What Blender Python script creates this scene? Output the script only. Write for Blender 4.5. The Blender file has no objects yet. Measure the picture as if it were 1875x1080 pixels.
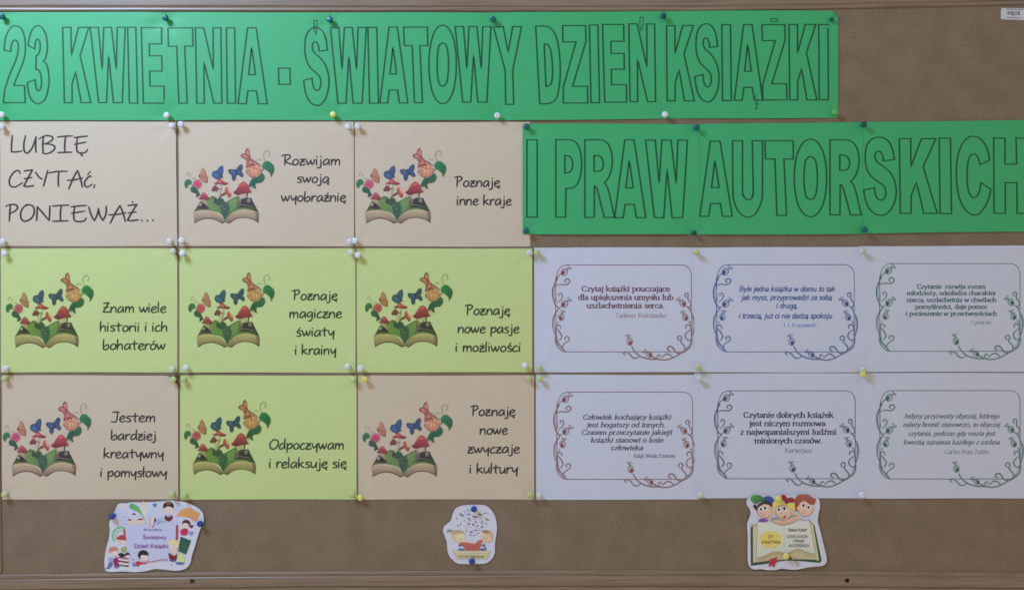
import bpy, math, random
from mathutils import Vector
from mathutils.geometry import delaunay_2d_cdt

# ---------------------------------------------------------------- units
# The board is flat; positions on it are measured in board units of 0.92 mm
# (x to the right, y downwards from the upper left, z out of the board).
S = 0.00092
CX, CY, CAMZ = 937.5, 540.0, 1500.0
def W(x, y, z=0.0):
    return Vector(((x - CX) * S, -z * S, (CY - y) * S))
def lin(c):
    return tuple(((v / 255.0) / 12.92 if v <= 10 else ((v / 255.0 + 0.055) / 1.055) ** 2.4) for v in c)

scene = bpy.context.scene
col = scene.collection

# ---------------------------------------------------------------- camera
cam = bpy.data.cameras.new('camera')
cam.sensor_width = 36.0
cam.lens = 36.0 * CAMZ / 1875.0
cam.clip_start = 0.05
cam.clip_end = 50.0
camo = bpy.data.objects.new('camera', cam)
camo.location = W(CX, CY, CAMZ)
camo.rotation_euler = (math.radians(90), 0, 0)
col.objects.link(camo)
scene.camera = camo

# ---------------------------------------------------------------- light of the room
world = bpy.data.worlds.new('World')
scene.world = world
world.use_nodes = True
bg = world.node_tree.nodes['Background']
bg.inputs[0].default_value = (0.478, 0.412, 0.335, 1)
bg.inputs[1].default_value = 1.0

def area(name, pos, target, size, power, color):
    l = bpy.data.lights.new(name, 'AREA')
    l.shape = 'RECTANGLE'; l.size = size[0]; l.size_y = size[1]
    l.energy = power; l.color = color
    o = bpy.data.objects.new(name, l)
    o.location = W(*pos)
    o.rotation_euler = (W(*target) - W(*pos)).to_track_quat('-Z', 'Y').to_euler()
    col.objects.link(o)
    return o
area('window_light', (-620, -1120, 1180), (500, 400, 0), (0.62, 0.50), 46.5, (0.46, 0.66, 1.0))

scene.view_settings.view_transform = 'Standard'
scene.view_settings.look = 'None'
scene.view_settings.exposure = 0.06
scene.view_settings.gamma = 1.0
scene.cycles.filter_width = 1.6
scene.cycles.max_bounces = 6
scene.cycles.use_denoising = False

# ---------------------------------------------------------------- materials
def nodes_of(name):
    m = bpy.data.materials.new(name)
    m.use_nodes = True
    nt = m.node_tree
    return m, nt, nt.nodes['Principled BSDF']

def mapped(nt, scale=(1, 1, 1), rot=(0, 0, 0)):
    tc = nt.nodes.new('ShaderNodeTexCoord')
    geo = nt.nodes.new('ShaderNodeNewGeometry')
    r = nt.nodes.new('ShaderNodeMapping'); r.vector_type = 'POINT'
    r.inputs['Rotation'].default_value = rot
    nt.links.new(geo.outputs['Position'], r.inputs['Vector'])
    mp = nt.nodes.new('ShaderNodeMapping')
    mp.inputs['Scale'].default_value = tuple(s / S for s in scale)
    nt.links.new(r.outputs[0], mp.inputs['Vector'])
    nt.nodes.remove(tc)
    return mp.outputs[0]

def noise(nt, vec, scale, detail=2.0, rough=0.5):
    n = nt.nodes.new('ShaderNodeTexNoise')
    n.inputs['Scale'].default_value = scale
    n.inputs['Detail'].default_value = detail
    n.inputs['Roughness'].default_value = rough
    nt.links.new(vec, n.inputs['Vector'])
    return n.outputs['Fac']

def ramp(nt, fac, stops):
    r = nt.nodes.new('ShaderNodeValToRGB')
    e = r.color_ramp.elements
    while len(e) < len(stops):
        e.new(0.5)
    for k, (p, c) in enumerate(stops):
        e[k].position = p
        e[k].color = (c[0], c[1], c[2], 1) if len(c) == 3 else c
    nt.links.new(fac, r.inputs['Fac'])
    return r.outputs['Color']

def mixc(nt, a, b, fac=None, mode='MULTIPLY', f=1.0):
    m = nt.nodes.new('ShaderNodeMix')
    m.data_type = 'RGBA'; m.blend_type = mode
    m.inputs['Factor'].default_value = f
    for sock, v in ((m.inputs[6], a), (m.inputs[7], b)):
        if isinstance(v, tuple):
            sock.default_value = (v[0], v[1], v[2], 1)
        else:
            nt.links.new(v, sock)
    if fac is not None:
        nt.links.new(fac, m.inputs['Factor'])
    return m.outputs[2]

def g3(v): return (v, v, v)

def bump(nt, bsdf, h, strength, dist):
    b = nt.nodes.new('ShaderNodeBump')
    b.inputs['Strength'].default_value = strength
    b.inputs['Distance'].default_value = dist * S
    nt.links.new(h, b.inputs['Height'])
    nt.links.new(b.outputs[0], bsdf.inputs['Normal'])

def paper_material(name, albedo, rough=0.50, spec=0.8):
    m, nt, b = nodes_of(name)
    v = mapped(nt)
    fine = ramp(nt, noise(nt, v, 0.42, 2, .6), [(0.30, g3(0.945)), (0.70, g3(1.035))])
    blot = ramp(nt, noise(nt, v, 0.012, 3, .5), [(0.3, (0.975, 0.98, 0.99)), (0.7, (1.0, 1.0, 1.0))])
    c = mixc(nt, albedo, fine)
    c = mixc(nt, c, blot)
    nt.links.new(c, b.inputs['Base Color'])
    b.inputs['Roughness'].default_value = rough
    b.inputs['Specular IOR Level'].default_value = spec
    bump(nt, b, noise(nt, v, 0.30, 3, .6), 0.07, 0.5)
    return m

M = {}
CREAM = (0.650, 0.556, 0.415)
LIME = (0.590, 0.722, 0.285)
GREEN = (0.024, 0.448, 0.152)
WHITE = (0.635, 0.690, 0.840)
M['cream'] = paper_material('cream_paper', CREAM)
M['lime'] = paper_material('lime_green_paper', LIME)
M['green'] = paper_material('green_paper', GREEN)
M['white'] = paper_material('white_paper', WHITE)

def make_ink():
    m, nt, b = nodes_of('printing_ink')
    a = nt.nodes.new('ShaderNodeVertexColor'); a.layer_name = 'ink'
    v = mapped(nt)
    fine = ramp(nt, noise(nt, v, 0.5, 1, .5), [(0.30, g3(0.90)), (0.70, g3(1.08))])
    c = mixc(nt, a.outputs['Color'], fine)
    nt.links.new(c, b.inputs['Base Color'])
    b.inputs['Roughness'].default_value = 0.50
    b.inputs['Specular IOR Level'].default_value = 0.5
    return m
M['ink'] = make_ink()

def make_cork():
    m, nt, b = nodes_of('cork')
    v = mapped(nt, (0.16, 1, 0.62), (0, math.radians(24), 0))
    v2 = mapped(nt, (0.25, 1, 0.7), (0, math.radians(-18), 0))
    vi = mapped(nt)
    base = ramp(nt, noise(nt, vi, 0.02, 3, .55), [(0.3, lin((127, 111, 92))), (0.7, lin((139, 122, 102)))])
    f1 = ramp(nt, noise(nt, v, 1.25, 2, .6), [(0.26, g3(0.68)), (0.42, g3(0.95)), (0.60, g3(1.03)), (0.74, g3(1.5))])
    f2 = ramp(nt, noise(nt, v2, 1.1, 2, .6), [(0.25, g3(0.6)), (0.40, g3(0.95)), (0.62, g3(1.02)), (0.78, g3(1.35))])
    f3 = ramp(nt, noise(nt, vi, 0.40, 3, .6), [(0.3, g3(0.88)), (0.7, g3(1.10))])
    c = mixc(nt, mixc(nt, mixc(nt, base, f1), f2), f3)
    nt.links.new(c, b.inputs['Base Color'])
    b.inputs['Roughness'].default_value = 0.6
    b.inputs['Specular IOR Level'].default_value = 0.35
    bump(nt, b, noise(nt, v, 0.5, 4, .65), 0.5, 0.9)
    return m
M['cork'] = make_cork()

def make_wood(name, a, bcol, vertical=False):
    m, nt, b = nodes_of(name)
    sc = (0.007, 1, 0.42) if not vertical else (0.30, 1, 0.006)
    v = mapped(nt, sc, (0, math.radians(1.0), 0))
    c = ramp(nt, noise(nt, v, 1.0, 5, .62), [(0.30, lin(a)), (0.55, lin(bcol)), (0.75, tuple(min(1, x * 1.1) for x in lin(bcol)))])
    vi = mapped(nt)
    c = mixc(nt, c, ramp(nt, noise(nt, vi, 0.45, 2, .5), [(0.3, g3(0.92)), (0.7, g3(1.05))]))
    nt.links.new(c, b.inputs['Base Color'])
    b.inputs['Roughness'].default_value = 0.38
    b.inputs['Specular IOR Level'].default_value = 0.85
    bump(nt, b, noise(nt, v, 1.5, 4, .6), 0.15, 0.4)
    return m
M['wood'] = make_wood('varnished_wood', (102, 84, 68), (140, 121, 102))
M['wood_v'] = make_wood('varnished_wood_upright', (120, 96, 80), (136, 112, 95), True)

def plain(name, c, rough=0.5, spec=0.5, metal=0.0, grain=0.06):
    m, nt, b = nodes_of(name)
    v = mapped(nt)
    f = ramp(nt, noise(nt, v, 0.35, 2, .5), [(0.3, g3(1 - grain)), (0.7, g3(1 + grain))])
    nt.links.new(mixc(nt, c, f), b.inputs['Base Color'])
    b.inputs['Roughness'].default_value = rough
    b.inputs['Specular IOR Level'].default_value = spec
    b.inputs['Metallic'].default_value = metal
    return m

# ---------------------------------------------------------------- object helpers
def finish(o, label=None, cat=None, group=None, kind=None):
    if label: o['label'] = label
    if cat: o['category'] = cat
    if group: o['group'] = group
    if kind: o['kind'] = kind
    return o

def mesh_obj(name, verts, faces, mat, parent=None, smooth=False, colors=None):
    me = bpy.data.meshes.new(name)
    me.from_pydata([tuple(v) for v in verts], [], faces)
    if colors is not None:
        ca = me.color_attributes.new('ink', 'FLOAT_COLOR', 'POINT')
        flat = []
        for c in colors:
            flat.extend((c[0], c[1], c[2], 1.0))
        ca.data.foreach_set('color', flat)
    if smooth:
        me.polygons.foreach_set('use_smooth', [True] * len(me.polygons))
    me.materials.append(mat)
    me.update()
    o = bpy.data.objects.new(name, me)
    col.objects.link(o)
    if parent is not None:
        o.parent = parent
    return o

def empty(name, loc=(0, 0, 0)):
    o = bpy.data.objects.new(name, None)
    o.empty_display_size = 0.02
    o.location = loc
    col.objects.link(o)
    return o

# ---------------------------------------------------------------- curves
def parse(s):
    out = []
    for t in s.split():
        c = t.endswith('*')
        if c: t = t[:-1]
        x, y = t.split(',')
        out.append((float(x), float(y), c))
    return out

def smooth_path(pts, closed=False, step=3):
    """Catmull-Rom between points; a point flagged as corner stays sharp."""
    n = len(pts)
    if n < 3 and not closed:
        return [(p[0], p[1]) for p in pts]
    out = []
    rng = range(n) if closed else range(n - 1)
    for i in rng:
        p1, p2 = pts[i], pts[(i + 1) % n]
        if closed:
            p0, p3 = pts[(i - 1) % n], pts[(i + 2) % n]
        else:
            p0 = pts[i - 1] if i > 0 else p1
            p3 = pts[i + 2] if i + 2 < n else p2
        if p1[2]: p0 = p1
        if p2[2]: p3 = p2
        if p1[2] and p2[2]:
            out.append((p1[0], p1[1])); continue
        for k in range(step):
            t = k / step
            t2, t3 = t * t, t * t * t
            out.append(tuple(0.5 * ((2 * p1[a]) + (-p0[a] + p2[a]) * t + (2 * p0[a] - 5 * p1[a] + 4 * p2[a] - p3[a]) * t2 +
                                    (-p0[a] + 3 * p1[a] - 3 * p2[a] + p3[a]) * t3) for a in (0, 1)))
    if not closed:
        out.append((pts[-1][0], pts[-1][1]))
    return out

def subdivide(pts, maxlen, closed=False):
    out = []
    n = len(pts)
    for i in range(n if closed else n - 1):
        a, b = pts[i], pts[(i + 1) % n]
        d = math.hypot(b[0] - a[0], b[1] - a[1])
        k = max(1, int(math.ceil(d / maxlen)))
        for j in range(k):
            t = j / k
            out.append((a[0] + (b[0] - a[0]) * t, a[1] + (b[1] - a[1]) * t))
    if not closed:
        out.append(pts[-1])
    return out

# ---------------------------------------------------------------- print lying on a sheet
class Ink:
    def __init__(self, height, dz=0.014, z0=0.07, cycle=0):
        self.h = height; self.v = []; self.f = []; self.c = []
        self.layer = 0; self.dz = dz; self.z0 = z0; self.cycle = cycle
        self.tint = (1, 1, 1)
        self.T = None
    def next(self):
        self.layer += 1
        k = self.layer % self.cycle if self.cycle else self.layer
        return self.z0 + k * self.dz
    def put(self, x, y, z, c):
        self.v.append(W(x, y, self.h(x, y) + z))
        self.c.append((c[0] * self.tint[0], c[1] * self.tint[1], c[2] * self.tint[2]))
        return len(self.v) - 1
    def line(self, pts, w, c, closed=False, seg=9.0, w2=None, taper=0.0):
        """a printed line; w2 = width where it runs vertically"""
        if self.T: pts = [self.T(*p[:2]) for p in pts]
        pts = [p for i, p in enumerate(pts) if i == 0 or math.hypot(p[0] - pts[i - 1][0], p[1] - pts[i - 1][1]) > 0.02]
        if closed and len(pts) > 2 and math.hypot(pts[0][0] - pts[-1][0], pts[0][1] - pts[-1][1]) < 0.02:
            pts.pop()
        if len(pts) < 2: return
        if not closed:
            # a sharp turn starts a new stroke, so that the ribbon never folds over itself
            for i in range(1, len(pts) - 1):
                d1 = (pts[i][0] - pts[i - 1][0], pts[i][1] - pts[i - 1][1]); d2 = (pts[i + 1][0] - pts[i][0], pts[i + 1][1] - pts[i][1])
                l1, l2 = math.hypot(*d1), math.hypot(*d2)
                if (d1[0] * d2[0] + d1[1] * d2[1]) / (l1 * l2) < 0.1:
                    keep = self.T; self.T = None
                    self.line(pts[:i + 1], w, c, False, seg, w2, 0)
                    self.line(pts[i:], w, c, False, seg, w2, 0)
                    self.T = keep
                    return
        pts = subdivide(pts, seg, closed)
        z = self.next()
        n = len(pts)
        row = []
        for i in range(n):
            a = pts[i - 1] if (i > 0 or closed) else pts[i]
            b = pts[(i + 1) % n] if (i < n - 1 or closed) else pts[i]
            p = pts[i]
            d1 = (p[0] - a[0], p[1] - a[1]); d2 = (b[0] - p[0], b[1] - p[1])
            l1 = math.hypot(*d1) or 0; l2 = math.hypot(*d2) or 0
            if l1 == 0: d1, l1 = d2, l2
            if l2 == 0: d2, l2 = d1, l1
            u1 = (d1[0] / l1, d1[1] / l1); u2 = (d2[0] / l2, d2[1] / l2)
            def wid(u):
                if w2 is None: return w
                return w + (w2 - w) * abs(u[1]) ** 1.5
            wa, wb = wid(u1), wid(u2)
            n1 = (-u1[1], u1[0]); n2 = (-u2[1], u2[0])
            # intersection of the two offset lines
            den = 1 + n1[0] * n2[0] + n1[1] * n2[1]
            if den < 0.35:
                m = (n1[0] * .5 + n2[0] * .5, n1[1] * .5 + n2[1] * .5)
                ml = math.hypot(*m) or 1
                k = 1.25
                off = (m[0] / ml * k * (wa + wb) / 4, m[1] / ml * k * (wa + wb) / 4)
                if math.hypot(*m) < 0.05:
                    off = (n1[0] * wa / 2, n1[1] * wa / 2)
            else:
                cr = u1[0] * u2[1] - u1[1] * u2[0]
                if abs(cr) > 0.2 and abs(wa - wb) > 1e-6:
                    # p + n1*wa/2 + s*u1 = p + n2*wb/2 + t*u2
                    dx = n2[0] * wb / 2 - n1[0] * wa / 2; dy = n2[1] * wb / 2 - n1[1] * wa / 2
                    s = (dx * u2[1] - dy * u2[0]) / cr
                    off = (n1[0] * wa / 2 + s * u1[0], n1[1] * wa / 2 + s * u1[1])
                else:
                    off = ((n1[0] + n2[0]) / den * (wa + wb) / 4, (n1[1] + n2[1]) / den * (wa + wb) / 4)
            if taper and not closed:
                e = min(i, n - 1 - i) / max(1, (n - 1) / 2)
                k = 1 - taper * (1 - min(1, e * 2.0))
                off = (off[0] * k, off[1] * k)
            ex = (0, 0)
            if not closed and i in (0, n - 1):
                sg = -0.25 if i == 0 else 0.25
                u = u1
                ex = (u[0] * sg * wa, u[1] * sg * wa)
            row.append((self.put(p[0] + off[0] + ex[0], p[1] + off[1] + ex[1], z, c),
                        self.put(p[0] - off[0] + ex[0], p[1] - off[1] + ex[1], z, c)))
        for i in range(n if closed else n - 1):
            a, b = row[i], row[(i + 1) % n]
            self.f.append((a[0], b[0], b[1], a[1]))
    def poly(self, pts, c, c2=None, dirn=(0, 1), grid=7.0):
        """filled area; c..c2 graded along dirn"""
        if self.T: pts = [self.T(*p[:2]) for p in pts]
        pts = subdivide(pts, grid, True)
        xs = [p[0] for p in pts]; ys = [p[1] for p in pts]
        cent = [q for i, q in enumerate(pts)]
        extra = []
        x = min(xs) + grid * .5
        while x < max(xs):
            y = min(ys) + grid * .5
            while y < max(ys):
                extra.append((x, y)); y += grid
            x += grid
        vs = [Vector(p) for p in pts] + [Vector(p) for p in extra]
        n = len(pts)
        edges = [(i, (i + 1) % n) for i in range(n)]
        try:
            ov, oe, of, a1, a2, a3 = delaunay_2d_cdt(vs, edges, [list(range(n))], 1, 1e-4)
        except Exception:
            return
        z = self.next()
        pr = [p[0] * dirn[0] + p[1] * dirn[1] for p in pts]
        lo, hi = min(pr), max(pr)
        base = len(self.v)
        for v in ov:
            cc = c
            if c2 is not None:
                t = (v[0] * dirn[0] + v[1] * dirn[1] - lo) / max(1e-6, hi - lo)
                t = max(0, min(1, t))
                cc = tuple(c[k] + (c2[k] - c[k]) * t for k in range(3))
            self.put(v[0], v[1], z, cc)
        for f in of:
            self.f.append(tuple(base + i for i in f))
    def ell(self, cx, cy, rx, ry, c, rot=0.0, c2=None, n=18, dirn=(0, 1)):
        cr, sr = math.cos(math.radians(rot)), math.sin(math.radians(rot))
        pts = []
        for k in range(n):
            a = 2 * math.pi * k / n
            u, v = rx * math.cos(a), ry * math.sin(a)
            pts.append((cx + u * cr - v * sr, cy + u * sr + v * cr))
        self.poly(pts, c, c2, dirn)
    def build(self, name, parent):
        # faces must look out of the board
        f2 = []
        for f in self.f:
            a, b, c = self.v[f[0]], self.v[f[1]], self.v[f[2]]
            nrm = (b - a).cross(c - a)
            f2.append(f if nrm.y < 0 else tuple(reversed(f)))
        return mesh_obj(name, self.v, f2, M['ink'], parent, True, self.c)

# ---------------------------------------------------------------- sheets of paper
class Sheet:
    """quad = corners TL,TR,BR,BL on the board; pins dimple it, soft waves between them"""
    def __init__(self, quad, base=1.3, pins=(), seed=0, wave=0.5, curls=()):
        self.q = quad; self.base = base; self.pins = pins; self.curls = curls
        r = random.Random(seed // 10 if seed < 30 else seed)
        self.w = [(r.uniform(0.006, 0.018), r.uniform(-0.012, 0.012), r.uniform(0, 6.28), r.uniform(0.3, 1.0)) for _ in range(3)]
        self.pp = [(r.uniform(0, 6.28), r.uniform(0.6, 1.0)) for _ in pins]
        self.wave = wave
    def h(self, x, y):
        z = self.base
        wv = 0
        for a, b, p, k in self.w:
            wv += k * math.sin(a * x + b * y + p)
        m = 1.0
        cr = 0.0
        for (px, py), (ph, k) in zip(self.pins, self.pp):
            d = math.hypot(x - px, y - py)
            if d > 90: continue
            e = math.exp(-(d / 26.0) ** 2)
            m *= 1 - 0.85 * e
            th = math.atan2(y - py, x - px)
            cr += k * 0.85 * math.exp(-((d - 16) / 22.0) ** 2) * (0.5 + 0.5 * math.cos(5 * th + ph)) ** 3
        return 0.35 + (z - 0.35) * m + self.wave * wv * m * 0.55 + cr
    def warp(self, x, y, z):
        for cx, cy, R in self.curls:
            dx, dy = abs(x - cx), abs(y - cy)
            if dx + dy < R:
                t = (R - dx - dy) / R
                sx = 1 if x < CXM(self.q) else -1
                sy = 1 if y < CYM(self.q) else -1
                x += sx * 0.42 * R * t * t; y += sy * 0.42 * R * t * t
                z += 0.35 * R * t
        return x, y, z
    def build(self, name, mat, parent=None, cell=6.0, thick=0.14):
        (x0, y0), (x1, y1), (x2, y2), (x3, y3) = self.q
        nu = max(2, int(math.hypot(x1 - x0, y1 - y0) / cell)); nv = max(2, int(math.hypot(x3 - x0, y3 - y0) / cell))
        V = []; F = []
        r = random.Random(int(x0 * 7 + y0))
        ph = [r.uniform(0, 6.28) for _ in range(4)]
        for j in range(nv + 1):
            t = j / nv
            for i in range(nu + 1):
                s = i / nu
                x = (x0 * (1 - s) + x1 * s) * (1 - t) + (x3 * (1 - s) + x2 * s) * t
                y = (y0 * (1 - s) + y1 * s) * (1 - t) + (y3 * (1 - s) + y2 * s) * t
                # edges are never perfectly straight
                y += 0.35 * math.sin(s * 5 + ph[0]) * (1 - t) + 0.35 * math.sin(s * 5 + ph[1]) * t
                V.append(W(*self.warp(x, y, self.h(x, y))))
        n1 = nu + 1
        for j in range(nv):
            for i in range(nu):
                a = j * n1 + i
                F.append((a, a + n1, a + n1 + 1, a + 1))
        N = len(V)
        # edge thickness
        ring = [i for i in range(n1)] + [j * n1 + nu for j in range(1, nv + 1)] + \
               [nv * n1 + i for i in range(nu - 1, -1, -1)] + [j * n1 for j in range(nv - 1, 0, -1)]
        for i in ring:
            v = V[i]; V.append(Vector((v.x, v.y + thick * S, v.z)))
        k = len(ring)
        for i in ring: V.append(V[i].copy())
        for i in range(k):
            a, b = N + k + i, N + k + (i + 1) % k
            F.append((a, b, N + (i + 1) % k, N + i))
        return mesh_obj(name, V, F, mat, parent, True)

def CXM(q): return sum(p[0] for p in q) / 4
def CYM(q): return sum(p[1] for p in q) / 4


# ---------------------------------------------------------------- tall outlined letters of the banners
BLOCK = {
 'I': ["0,0* 10,0* 10,100* 0,100*"],
 '-': ["0,0* 10,0* 10,10* 0,10*"],
 'K': ["978,175* 1060,175* 1060,378* 1135,175* 1238,175* 1147,375* 1248,708* 1152,708* 1100,487* 1062,580* 1062,708* 985,708*"],
 'W': ["380,186* 435,186* 457,468* 472,186* 524,186* 553,468* 563,186* 617,186* 590,685* 530,685* 502,372* 483,685* 430,685*"],
 'E': ["938,190* 1078,190* 1078,297* 992,297* 992,375* 1078,375* 1078,475* 992,475* 992,573* 1090,573* 1090,685* 945,685*"],
 'T': ["863,183* 1027,183* 1027,305* 973,305* 985,682* 930,682* 921,305* 867,305*"],
 'N': ["1295,190* 1350,190* 1413,468* 1413,190* 1465,190* 1468,685* 1415,685* 1350,412* 1350,685* 1300,685*"],
 'A': ["1638,190* 1695,190* 1768,688* 1710,688* 1697,603* 1640,603* 1628,688* 1575,688*", "1665,318* 1690,497* 1645,497*"],
 'S': ["865,333* 860,300 845,272 828,265 810,275 803,300 808,325 830,350 880,385 925,435 950,500 955,560 945,620 920,675 885,710 850,720 805,710 770,680 742,630 728,570 725,540* 800,525* 805,560 818,595 840,613 865,605 880,575 880,545 870,515 840,490 790,455 755,410 737,350 735,300 742,240 765,195 800,170 835,165 870,172 905,200 928,250 942,325*"],
 'O': ["343,178 392,200 430,265 452,360 457,455 452,550 430,645 392,709 343,732 294,709 256,645 234,550 228,455 234,360 256,265 294,200",
       "343,303 370,318 386,365 392,455 386,545 370,592 343,608 316,592 302,545 297,455 302,365 316,318"],
 'Y': ["1455,183* 1520,183* 1553,355* 1583,183* 1642,183* 1583,470* 1590,692* 1537,692* 1533,470*"],
 'D': ["65,153* 118,152 160,168 190,215 205,290 210,370 208,450 195,530 175,575 135,595 80,597*", "115,255* 135,257 152,285 160,335 163,400 158,460 148,488 120,497*"],
 'Z': ["218,150* 350,150* 352,240* 275,495* 360,495* 362,590* 222,590* 222,500* 295,243* 220,243*"],
 'P': ["303,183* 395,183 440,197 470,240 485,310 487,370 478,440 455,500 420,526 375,530* 372,735* 303,735*", "367,297* 390,297 412,312 423,350 418,392 400,415 367,420*"],
 'R': ["512,185* 615,185 662,200 693,250 705,320 700,390 680,450 650,490* 668,515 685,570 700,640 720,735* 648,735* 625,640 605,560 592,522 580,512* 578,735* 512,735*", "577,297* 605,297 630,312 642,350 636,388 618,405 577,408*"],
 'U': ["1565,192* 1635,192* 1635,540 1642,580 1658,605 1675,612 1695,605 1705,580 1710,540 1703,192* 1775,192* 1775,560 1765,630 1740,690 1710,725 1675,735 1635,722 1600,685 1575,620 1567,540"],
 'C': ["1555,360* 1545,320 1530,295 1510,285 1485,297 1470,340 1463,400 1462,460 1467,520 1480,565 1500,592 1520,592 1540,575 1553,540 1562,487* 1633,535* 1618,600 1590,660 1555,703 1520,718 1475,705 1435,660 1405,590 1390,510 1385,430 1390,330 1410,250 1440,195 1475,165 1510,160 1550,172 1590,215 1615,275 1623,328*"],
 'H': ["1655,171* 1735,171* 1735,357* 1817,357* 1812,171* 1900,171* 1900,708* 1820,708* 1818,489* 1737,489* 1737,708* 1658,708*"],
 '2': ["32,335* 38,270 55,215 80,182 105,175 135,185 155,215 168,270 170,330 165,380 150,430 125,490 105,540 97,567* 165,567* 170,680* 28,680* 35,610 50,550 75,480 105,410 122,350 125,310 118,280 100,268 85,285 77,315 75,345*"],
 '3': ["187,303* 200,240 220,195 250,175 280,187 305,230 316,290 315,340 305,385 290,408* 312,430 325,490 327,550 318,610 300,660 262,688 225,675 200,640 187,590 185,548* 235,530* 240,570 248,598 258,603 270,590 277,560 275,510 265,475 252,463 240,462* 242,372* 258,360 267,330 268,295 260,268 248,262 238,280 232,328*"],
}
INK_GREEN = (0.000, 0.085, 0.040)
def block_letter(sheet, parent, ch, x0, x1, y0, y1, shear=0.0):
    paths = [parse(s) for s in BLOCK[ch]]
    ax = [p[0] for q in paths for p in q]; ay = [p[1] for q in paths for p in q]
    bx0, bx1, by0, by1 = min(ax), max(ax), min(ay), max(ay)
    own = {'K': .015, 'W': 0, 'E': .02, 'T': .02, 'N': .015}.get(ch, 0)
    def T(p):
        u = (p[0] - bx0) / (bx1 - bx0); v = (p[1] - by0) / (by1 - by0)
        return (x0 + (x1 - shear - x0) * u + shear * v, y0 + (y1 - y0) * v)
    ink = Ink(sheet.h, cycle=4, dz=0.03, z0=0.08)
    for q in paths:
        pts = smooth_path([(T(p)[0], T(p)[1], p[2]) for p in q], True, 4)
        ink.line(pts, 2.2, INK_GREEN, closed=True, w2=3.0)
    return ink.build('letter', parent)

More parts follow.
